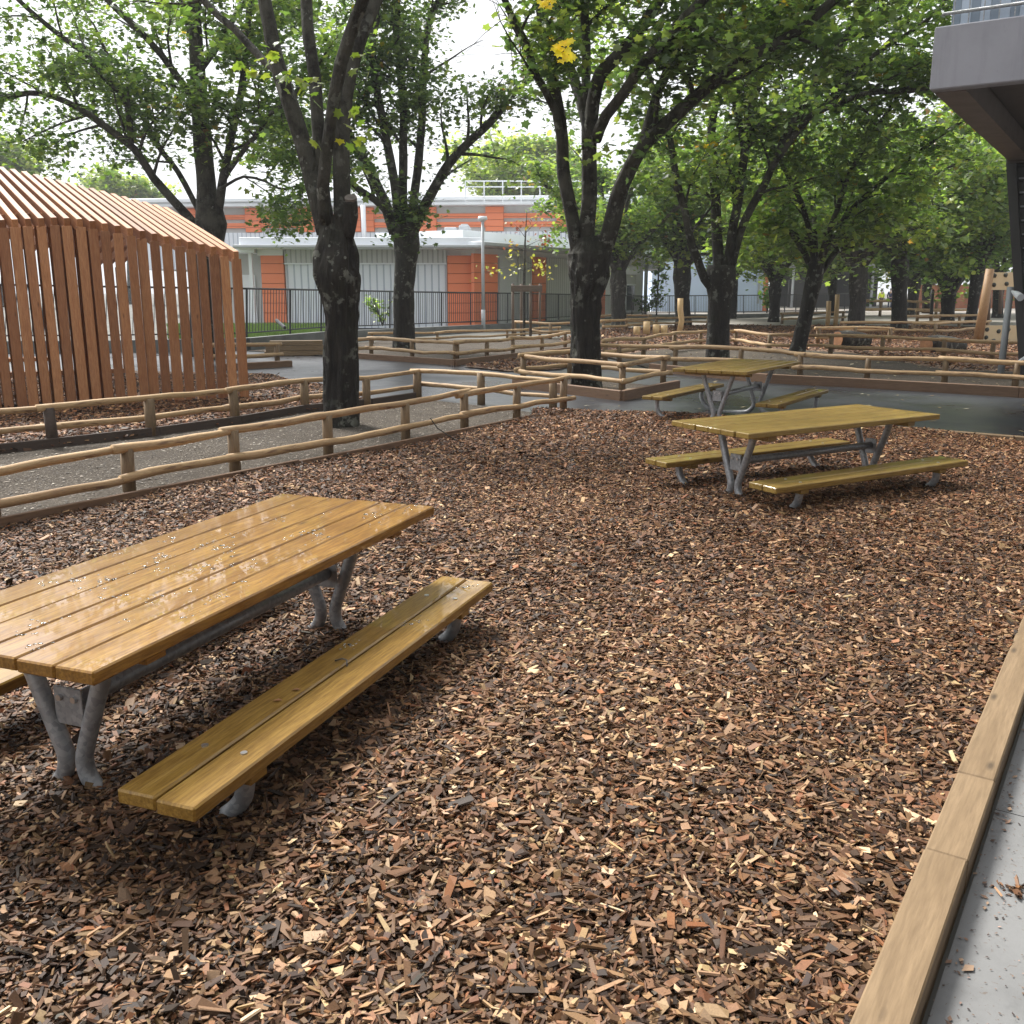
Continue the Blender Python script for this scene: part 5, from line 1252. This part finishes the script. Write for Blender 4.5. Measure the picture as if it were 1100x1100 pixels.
# low wall and black railing before the buildings
rp = [(-40, 26.0, 305, 365), (120, 26.5, 308, 364), (265, 27.5, 310, 361.5), (345, 31, 311.5, 355), (440, 36, 313.5, 351), (545, 42, 315, 346.5), (600, 47, 316, 343), (690, 55, 318, 338), (830, 61, 317, 336), (915, 74, 315, 333)]
wl = MB()
pts_b = [atY(x, yb, Y) for x, Y, yt_, yb in rp]; pts_t = [atY(x, yt_, Y) for x, Y, yt_, yb in rp]
for i in range(len(rp) - 1):
    p, q = pts_b[i], pts_b[i + 1]
    o0 = len(wl.v); d = (q - p); d.z = 0; d.normalize(); n_ = Vector((-d.y, d.x, 0)) * 0.12
    for s_ in (-1, 1):
        for e_ in (p, q):
            wl.v.append(e_ + n_ * s_ - Vector((0, 0, 0.04))); wl.v.append(Vector((e_.x, e_.y, Z_TER - 0.1)) + n_ * s_)
    for q_ in ((0, 1, 3, 2), (4, 6, 7, 5), (0, 2, 6, 4), (0, 4, 5, 1), (2, 3, 7, 6)): wl.face([o0 + k_ for k_ in q_])
tag(wl.build('low_wall', M['conc_low']), 'low dark concrete wall carrying the black railing', 'low wall')
rl = thing('metal_railing', 'black vertical bar railing along the low wall before the orange building', 'railing', pts_b[2])
ro = pts_b[2].copy()
rm, bm_ = MB(), MB()
for i in range(len(rp) - 1):
    p0_, p1_, q0_, q1_ = pts_b[i] + Vector((0, 0, .10)), pts_t[i], pts_b[i + 1] + Vector((0, 0, .10)), pts_t[i + 1]
    L = (q0_ - p0_).length
    rm.tube([p1_ - ro, q1_ - ro], 0.030, 6); rm.tube([p0_ - ro, q0_ - ro], 0.022, 6)
    nb = int(L / 0.135)
    for k_ in range(nb):
        t = k_ / nb
        pole = k_ % 15 == 0
        tb_ = (MB() if pole else bm_).tube([p0_.lerp(q0_, t) - ro - Vector((0, 0, 0.12 if pole else 0)), p1_.lerp(q1_, t) - ro], 0.032 if pole else 0.010, 6 if pole else 4, False)
        if pole: tb_.build('upright', M['black_metal'], rl)
rm.build('handrail', M['black_metal'], rl); bm_.build('bars', M['black_metal'], rl)['kind'] = 'stuff'

# grass verge behind the railing and a shrub
r2 = np.random.RandomState(12)
gv = [atY(180, 350, 29)[:2], atY(262, 350, 29)[:2], atY(350, 350, 33)[:2], atY(375, 350, 36)[:2], atY(380, 350, 41.5)[:2], atY(180, 350, 41.5)[:2]]
tag(MB().poly(gv, 0.16).build('verge', simple('verge_soil', (0.07, 0.10, 0.03), 0.9)), kind='structure')
x = r2.uniform(-16, -4, 60000); y = r2.uniform(28, 42, 60000); m_ = inside(x, y, gv); x, y = x[m_][:26000], y[m_][:26000]; n = len(x)
gc = np.array([(0.12, 0.22, 0.03), (0.16, 0.27, 0.04), (0.20, 0.28, 0.06)])[r2.randint(3, size=n)] * r2.uniform(.7, 1.2, (n, 1))
tag(scatter('grass', [(-.02, 0, 0), (.02, 0, 0), (.004, .03, .17)], [(0, 1, 2)], np.stack([x, y, np.full(n, .15)], 1), rotmats(r2.uniform(0, 6.3, n), r2.uniform(0, .5, n), r2.uniform(0, 6.3, n)), np.full((n, 3), 1.0), gc, M['grass']), kind='stuff')
def shrub(label, px, Y, y0, y1, wpx, seed, tint, n=70, leaf=0.14, lpn=4, stems=7):
    b = atY(px, y0, Y); s = Tree('shrub', label, b, seed, 'bark_grey', None, 'shrub'); h = atY(px, y1, Y).z - b.z; wd_ = wpx * Y / F_PX / 2
    for i in range(stems):
        a_ = s.r.uniform(-1, 1); e_ = b + Vector((a_ * wd_, s.r.uniform(-wd_, wd_) * .6, h * s.r.uniform(.75, 1)))
        s.wood.tube([b - s.o, b.lerp(e_, .5) - s.o + Vector((0, 0, .05)), e_ - s.o], [.02, .014, .005], 5, False)
        for k_ in range(int(n / stems)): s.nodes.append((b.lerp(e_, s.r.uniform(.25, 1)) + Vector((s.r.gauss(0, wd_ * .22), s.r.gauss(0, wd_ * .22), 0)), 1))
    s.finish(leaf, lpn, 0.1, False, tint, 0.03)
shrub('pale green bushy shrub behind the black railing before the white corrugated wall', 411, 36.5, 350, 316, 30, 121, (2.0, 1.9, 1.5), 60, 0.15, 2.6)
shrub('dark shrub behind the railing at the foot of the ivy', 693, 56.5, 338, 320, 20, 122, (0.9, 1.1, 1.0))
shrub('small climbing shrub by the orange edge of the blue gable', 824, 60, 336, 300, 16, 123, (1.2, 1.4, 1.2), 90, 0.2)
# strut of the railing
tag(MB().tube([atY(297, 344, 28.2), atY(306, 352, 27.6)], 0.05, 6).build('railing_strut', M['black_metal']), 'short black strut bracing the railing left of the nearest tree', 'strut')

# ------------------------------------------------------------------ far end of the yard
sh = thing('yard_shed', 'open dark shed with a pale grey roof edge behind the people', 'shed', (X_at(925, 98), 98, Z_SOIL))
so = Vector((X_at(925, 98), 98, Z_SOIL))
xa, xb = X_at(845, 98) - so.x, X_at(966, 98) - so.x
MB().box(((xa + xb) / 2, 6, 2.2), (xb - xa, 0.3, 4.4)).build('back_wall', M['charcoal'], sh)
MB().box(((xa + xb) / 2, 2.6, zY(287, 98) + 0.35), (xb - xa + 0.6, 8, 0.8), None, .03).build('roof', M['zinc'], sh)
for x in (xa + .3, X_at(932.5, 98) - so.x, xb - .3):
    MB().tube([(x, -1, 0), (x, -1, zY(289, 98))], 0.13, 8).build('post', M['zinc'], sh)
MB().box(((xa + X_at(890, 98) - so.x) / 2, -0.6, 1.3), (X_at(890, 98) - so.x - xa, 0.2, 2.7)).build('side_panel', M['charcoal'], sh)
tf = MB(); x0, x1 = X_at(980, 92), X_at(1105, 92)
for i in range(13):
    xx = x0 + (x1 - x0) * (i + .5) / 13; tf.box((xx - x0, 0, 1.05), ((x1 - x0) / 13 - 0.03, 0.08, 2.2))
tw_ = tf.build('terracotta_fence', M['terracotta'], None, False, (x0, 92, Z_SOIL))
tag(tw_, 'terracotta coloured board fence closing the far end of the yard', 'fence')
for px, lab in ((888.5, 'left one of two pale peeled poles in the far yard'), (897, 'taller right one of two pale peeled poles in the far yard')):
    b = at(px, 351.5, Z_SOIL); hh = atY(px, 323 if px < 890 else 316, b.y).z
    tag(MB().tube([(0, 0, -.05), (0.02, 0, hh * .5), (0, 0, hh)], 0.10, 10, True, .04, px).build('wooden_pole', M['peeled'], None, True, (b.x, b.y, Z_SOIL), uv=True), lab, 'wooden pole', 'peeled poles in the far yard')
b = at(729, 359, Z_SOIL); q = atY(731, 320, b.y)
tag(MB().tube([(0, 0, -.05), (0.1, 0, .5), (0.03, 0, .9), (q.x - b.x, 0, q.z)], 0.11, 12, True, .05, 3).build('wooden_pole', M['peeled'], None, True, (b.x, b.y, Z_SOIL), uv=True), 'tall crooked peeled pole right of the stumps', 'wooden pole')
for px, hpx, lab in ((684, 9, 'shortest pale stump, at the left end of the stump row'), (694.5, 14, 'tallest pale stump, second in the stump row'), (704.7, 11, 'pale stump, third from the left in the stump row'), (713.2, 10, 'pale stump at the right end of the row, nearest the crooked pole')):
    b = at(px, 360, Z_SOIL)
    tag(MB().tube([(0, 0, -.05), (0, 0, hpx * b.y / F_PX)], 3.6 * b.y / F_PX, 12, True, .04, px).build('tree_stump', M['peeled'], None, True, (b.x, b.y, Z_SOIL), uv=True), lab, 'stump', 'pale stumps standing in the mulch')
# two big cut logs
def biglog(label, xa, xb, yb, h, seed, br):
    Y = at((xa + xb) / 2, yb, Z_SOIL).y; b = atY((xa + xb) / 2, yb, Y); L = (xb - xa) * Y / F_PX * 1.05; r = h * Y / F_PX / 2
    t = thing('cut_log', label, 'log', (b.x, b.y, Z_SOIL), math.radians(22), 'big cut logs lying in the play mulch')
    MB().tube([(-L / 2, 0, r * .95), (-L / 6, 0, r), (L / 6, 0.02, r * .9), (L / 2, 0, r * .75)], [r, r * 1.02, r * .9, r * .72], 20, True, .10, seed, 2).build('trunk', M[br], t, True)
    MB().tube([(-L / 2 - .012, 0, r * .95), (-L / 2 + .01, 0, r * .95)], r * .93, 20, True, .08, seed).build('cut_end', M['cut_wood'], t)
biglog('dark cut log with a brown sawn end, the left one of two', 896, 935, 373, 18, 7, 'bark')
biglog('grey barked cut log, the right one of two, nearer the climbing frame', 990, 1038, 379.5, 19, 9, 'bark_grey')
# climbing frame
b = at(1050, 368, Z_SOIL); Y = b.y
cl = thing('climbing_frame', 'climbing frame of round logs with beige panels carrying dark holds', 'climbing frame', (b.x, b.y, Z_SOIL))
co = Vector((b.x, b.y, Z_SOIL))
MB().tube([Vector((0, 0, -.05)), atY(1057, 330, Y) - co, atY(1063.5, 289, Y) - co], [.15, .14, .13], 12, True, .04, 3).build('log', M['playlog'], cl, True, uv=True)
MB().tube([atY(1060, 344, Y + 4) - co, atY(1063, 296, Y + 4) - co], .10, 10, True, .04, 4).build('log', M['stake'], cl, True, uv=True)
MB().tube([atY(1074, 337, Y + 8) - co, atY(1076, 300, Y + 8) - co], .08, 10, True, .04, 5).build('log', M['stake'], cl, True, uv=True)
for xa, xb, ya, yb, hs2 in ((1064, 1092, 311, 293, ((1067.5, 306), (1081, 305), (1080, 295.5), (1068, 296))), (1053, 1098, 368, 350, ((1060, 354), (1072.5, 356), (1067, 366), (1078, 364), (1059, 362.5), (1083, 354)))):
    p, q = atY(xa, yb, Y) - co, atY(xb, ya, Y) - co
    m = MB().box(((p.x + q.x) / 2, 0.0, (p.z + q.z) / 2), (q.x - p.x, .05, q.z - p.z), None, .012).build('panel', M['play_panel'], cl)
    for hx, hy in hs2:
        h_ = atY(hx, hy, Y) - co
        MB().tube([(h_.x, -.02, h_.z), (h_.x, -.05, h_.z), (h_.x + .01, -.085, h_.z - .01)], [.075, .065, .03], 9, True, .2, hx).build('hold', M['hold'], m)
tag(MB().tube([at(1000, 346, 0), atY(1002, 311, at(1000, 346, 0).y)], .09, 8).build('metal_post', M['charcoal'], None, True), 'thin dark upright post beside the far V-forked tree', 'post')

# ------------------------------------------------------------------ building on the right: overhanging concrete balcony, dark fin, louvres, plus an added unseen wing for shade
zs = 4.07
cA = at(998, 97, zs); cB = at(1081, 172, zs)
bx = (cB - cA); bx.z = 0; Lb = bx.length; bx.normalize(); by = Vector((bx.y, -bx.x, 0))     # along the end of the slab, and away to the right
# front edge direction on the picture rises slightly to the right
top = atY(1003, 29, cA.y).z
rb_ = thing('balcony_building', 'dark louvred building with an overhanging pale concrete balcony at right', 'building', (cB.x, cB.y, Z_SOIL))
ro2 = Vector((cB.x, cB.y, Z_SOIL))
ang = math.atan2(bx.y, bx.x)
Rm = Matrix.Rotation(ang, 3, 'Z')
def rpart(name, mat, a0, a1, w0_, w1_, z0, z1, bev=0.0, dz=0.0):
    """a: along from the near corner cA (away from viewer), w: to the right"""
    c = cA + bx * ((a0 + a1) / 2) + by * ((w0_ + w1_) / 2)
    o = MB().box((0, 0, 0), (a1 - a0, w1_ - w0_, z1 - z0), None, bev).build(name, mat, rb_, False, Vector((c.x, c.y, (z0 + z1) / 2)) - ro2, ang)
    return o
fr = by.copy()
rpart('parapet', M['balcony'], 0.0, 0.22, 0.0, 7.0, zs, top, 0.015)
rpart('slab', M['soffit'], 0.222, Lb + 1.5, 0.42, 7.0, zs + 0.30, zs + 0.55)
rpart('edge_beam', simple('edge_beam_paint', (0.19, 0.155, 0.14), 0.6), 0.222, Lb - 0.01, 0.03, 0.40, zs - 0.01, zs + 0.56)
rpart('parapet', M['balcony'], 0.222, Lb, 0.0, 0.12, zs + 0.562, zs + 0.75)
rpart('lintel', M['soffit'], Lb, Lb + 0.3, 0.0, 7.0, zs - 0.06, zs + 0.30)
# upper storey volume with a sloped right edge and its handrail
uc = MB(); q0 = cA + bx * 0.26 + by * 0.14 - ro2; zt0 = top - 0.25 - Z_SOIL
for dz_, w1_ in ((0.0, 1.12), (2.6, 0.30)):
    for a_, w_ in ((0, 0), (0, w1_), (1.3, w1_), (1.3, 0)):
        v_ = by * w_ + bx * a_; uc.v.append(Vector((v_.dot(by), -v_.dot(bx) * -1, dz_)))
uc.v = [Vector((v_.x, v_.y, v_.z)) for v_ in uc.v]
for q_ in ((0, 1, 2, 3), (4, 7, 6, 5), (0, 4, 5, 1), (1, 5, 6, 2), (2, 6, 7, 3), (3, 7, 4, 0)): uc.face(list(q_))
ucl = uc.build('upper_cladding', M['corr_blue'], rb_, False, (q0.x, q0.y, zt0), math.atan2(by.y, by.x))
hr = MB()
hp = cA + bx * 0.11 + by * 0.05 - ro2
for z in (0.16, ):
    hr.tube([Vector((hp.x, hp.y, top - Z_SOIL + z)), Vector((hp.x, hp.y, top - Z_SOIL + z)) + by * 7], 0.022, 8)
hr.build('handrail', M['galv'], rb_, True)
for i in range(7):
    c = hp + by * (0.14 + i * 0.17)
    MB().tube([Vector((c.x, c.y, top - Z_SOIL - 0.02)), Vector((c.x, c.y, top - Z_SOIL + 1.3))], 0.008, 6).build('baluster', M['galv'], rb_)
# tapered fin
fz = zs - 0.062 - Z_SOIL
o0 = Vector((0, 0, 0))
m = MB(); x0b = at(1092, 392, Z_SOIL); tb = (x0b - cB).dot(by)
ws = [(0.0, fz), (0.17, fz), (0.80, 0.0), (0.66, 0.0)]
ov = len(m.v)
for dd_ in (0.0, 0.5):
    for w_, z in ws: m.v.append(by * w_ + bx * dd_ + Vector((0, 0, z)))
m.face([0, 3, 2, 1]); m.face([4, 5, 6, 7]); m.face([0, 1, 5, 4]); m.face([1, 2, 6, 5]); m.face([2, 3, 7, 6]); m.face([3, 0, 4, 7])
m.build('fin', M['charcoal'], rb_)
lm = MB(); zl = zs - 0.065 - Z_SOIL
for d0 in (0.25, 0.40):
    for w_, z in ((0.06, zl), (7.0, zl), (7.0, 0.0), (0.70, 0.0)): lm.v.append(Vector((w_, d0, z)))
for q_ in ((0, 3, 2, 1), (4, 5, 6, 7), (0, 1, 5, 4), (1, 2, 6, 5), (2, 3, 7, 6), (3, 0, 4, 7)): lm.face(list(q_))
lo_ = lm.build('louvre_wall', M['louvre'], rb_, False, (0, 0, 0), math.atan2(by.y, by.x))
for i in range(14):
    z = 0.35 + i * 0.262; wl_ = 0.06 + (0.70 - 0.06) * (1 - z / zl) + 0.13
    MB().box(((wl_ + 7.0) / 2, 0.22, z), (7.0 - wl_, 0.059, 0.03)).build('louvre_blade', M['zinc'], lo_)
fl = MB(); q = cB + by * 0.36 - bx * 0.05 - ro2; q.z = zY(312, cB.y)
fl.tube([q, q + by * 0.10 - bx * 0.14 - Vector((0, 0, .05)), q + by * 0.20 - bx * 0.30 - Vector((0, 0, .12))], [.02, .06, .075], 10).build('flood_light', M['white_metal'], rb_)
wg0 = Vector((KR.x, KR.y, 0)) + dn * 2.7 - ds * 15; wl0 = 25.5  # added wing, out of view: blocks sky from the right to shade the ground
def wing(name, mat, a0, a1, w0_, w1_, z0, z1):
    c = wg0 + ds * ((a0 + a1) / 2) + dn * ((w0_ + w1_) / 2)
    return MB().box((0, 0, 0), (a1 - a0, w1_ - w0_, z1 - z0)).build(name, mat, rb_, False, Vector((c.x, c.y, (z0 + z1) / 2)) - ro2, math.atan2(ds.y, ds.x))
wing('shade_wing_wall', M['charcoal'], 0, wl0, 0.0, 6.0, Z_PAV, 3.6)
wing('shade_wing_wall', M['louvre'], 0, wl0, 0.03, 6.0, 4.2, 8.6)
wing('shade_wing_band', M['balcony'], 0, wl0, -0.25, 6.0, 3.602, 4.198)
wing('shade_wing_roof', M['zinc'], -0.2, wl0 + 0.2, -0.35, 6.0, 8.602, 8.9)
for i in range(8):
    wing('window', M['dark_glass'], 1.0 + i * 3.1, 2.9 + i * 3.1, -0.02, 0.1, 0.9, 2.6)  # panes on the added shading wing, out of view as well
# galvanised pole
b = at(1075, 401, Z_SOIL); q = atY(1080.5, 308, b.y)
tag(MB().tube([(0, 0, -.05), (0, 0, q.z - Z_SOIL)], 0.065, 16).build('metal_pole', M['zinc'], None, True, (b.x, b.y, Z_SOIL)), 'plain galvanised metal pole left of the dark building fin', 'metal pole')
tag(MB().tube([at(1092, 390, 0.25), atY(1104, 382, at(1092, 390, 0.25).y)], 0.03, 8).build('white_tube', M['white_metal'], None, True), 'white slanted tube at the foot of the dark building fin', 'tube')

# ------------------------------------------------------------------ people far away
def skin_mesh(name, chain, mat, parent, sub=2, root=0):
    """chain: dict of joints {key: (pos, radius)} and edge list"""
    J, Ed = chain; keys = list(J); me = bpy.data.meshes.new(name)
    me.from_pydata([J[k_][0] for k_ in keys], [(keys.index(a_), keys.index(b_)) for a_, b_ in Ed], [])
    o = bpy.data.objects.new(name, me); COL.objects.link(o); o.parent = parent
    sm = o.modifiers.new('Skin', 'SKIN'); sm.use_smooth_shade = True
    for k_, sv in zip(keys, me.skin_vertices[0].data):
        r_ = J[k_][1]; sv.radius = r_ if isinstance(r_, tuple) else (r_, r_)
    me.skin_vertices[0].data[keys.index('pelvis') if 'pelvis' in keys else root].use_root = True
    sb = o.modifiers.new('Sub', 'SUBSURF'); sb.levels = sub; sb.render_levels = sub
    me.materials.append(mat); return o
def person(label, px, Y, rz, top_mat, leg_mat, hair, bend=0.0, h=1.72, group=None):
    b = atY(px, 330, Y); t = thing('person', label, 'person', (b.x, Y, Z_SOIL), rz)
    s = h / 1.72
    def R(x, y, z):
        if z > 0.95 and bend:
            dz = z - 0.95; return (x * s, (y - math.sin(bend) * dz) * s, (0.95 + math.cos(bend) * dz) * s)
        return (x * s, y * s, z * s)
    J = {'pelvis': (R(0, 0, .95), (.15, .11)), 'waist': (R(0, 0, 1.1), (.13, .10)), 'chest': (R(0, 0, 1.3), (.17, .12)), 'neck': (R(0, -.01, 1.46), .055), 'jaw': (R(0, -.035, 1.54), (.065, .075)), 'head': (R(0, -.02, 1.62), (.078, .095)), 'crown': (R(0, 0, 1.69), (.055, .065)),
         'sh_l': (R(-.18, 0, 1.40), .06), 'el_l': (R(-.24, -.02, 1.12), .042), 'wr_l': (R(-.22, -.12, .90), .03), 'ha_l': (R(-.21, -.16, .80), (.038, .02)),
         'sh_r': (R(.18, 0, 1.40), .06), 'el_r': (R(.24, -.02, 1.12), .042), 'wr_r': (R(.22, -.12, .90), .03), 'ha_r': (R(.21, -.16, .80), (.038, .02)),
         'hip_l': (R(-.09, 0, .88), .095), 'kn_l': (R(-.10, -.02, .48), .062), 'an_l': (R(-.11, .01, .09), .042), 'to_l': (R(-.12, -.16, .035), .035),
         'hip_r': (R(.09, 0, .88), .095), 'kn_r': (R(.10, -.03, .48), .062), 'an_r': (R(.11, 0, .09), .042), 'to_r': (R(.12, -.17, .035), .035)}
    E_ = [('pelvis', 'waist'), ('waist', 'chest'), ('chest', 'neck'), ('neck', 'jaw'), ('jaw', 'head'), ('head', 'crown')]
    for sd_ in 'lr': E_ += [('chest', 'sh_' + sd_), ('sh_' + sd_, 'el_' + sd_), ('el_' + sd_, 'wr_' + sd_), ('wr_' + sd_, 'ha_' + sd_), ('pelvis', 'hip_' + sd_), ('hip_' + sd_, 'kn_' + sd_), ('kn_' + sd_, 'an_' + sd_), ('an_' + sd_, 'to_' + sd_)]
    skin_mesh('body', (J, E_), M['skin'], t)
    def sub_(keys, edges, gr): return ({k_: (J[k_][0], tuple(x + gr for x in J[k_][1]) if isinstance(J[k_][1], tuple) else J[k_][1] + gr) for k_ in keys}, edges)
    skin_mesh('jacket', sub_(['pelvis', 'waist', 'chest', 'sh_l', 'el_l', 'wr_l', 'sh_r', 'el_r', 'wr_r'], [('pelvis', 'waist'), ('waist', 'chest'), ('chest', 'sh_l'), ('sh_l', 'el_l'), ('el_l', 'wr_l'), ('chest', 'sh_r'), ('sh_r', 'el_r'), ('el_r', 'wr_r')], .025), top_mat, t)
    skin_mesh('trousers', sub_(['pelvis', 'hip_l', 'kn_l', 'an_l', 'hip_r', 'kn_r', 'an_r'], [('pelvis', 'hip_l'), ('hip_l', 'kn_l'), ('kn_l', 'an_l'), ('pelvis', 'hip_r'), ('hip_r', 'kn_r'), ('kn_r', 'an_r')], .018), leg_mat, t)
    c = R(0, 0.02, 1.66); MB().tube([(c[0], c[1], c[2] - .05), (c[0], c[1], c[2] + .02), (c[0], c[1], c[2] + .075), (c[0], c[1], c[2] + .10)], [.095, .10, .075, .03], 12).build('hair', hair, t, True)
person('person in a bright yellow vest and dark trousers standing with their back turned', 946, 90, PI, M['hivis'], M['darkcloth'], M['hair'])
person('person in navy work clothes standing beside the yellow vest', 955.5, 90.5, PI - 0.4, M['navy'], M['navy'], M['greycap'], h=1.80)
person('person with a yellow top bending over behind the climbing frame', 1069, 85, 1.3, M['hivis'], M['navy'], M['hair'], 0.8, 1.75)
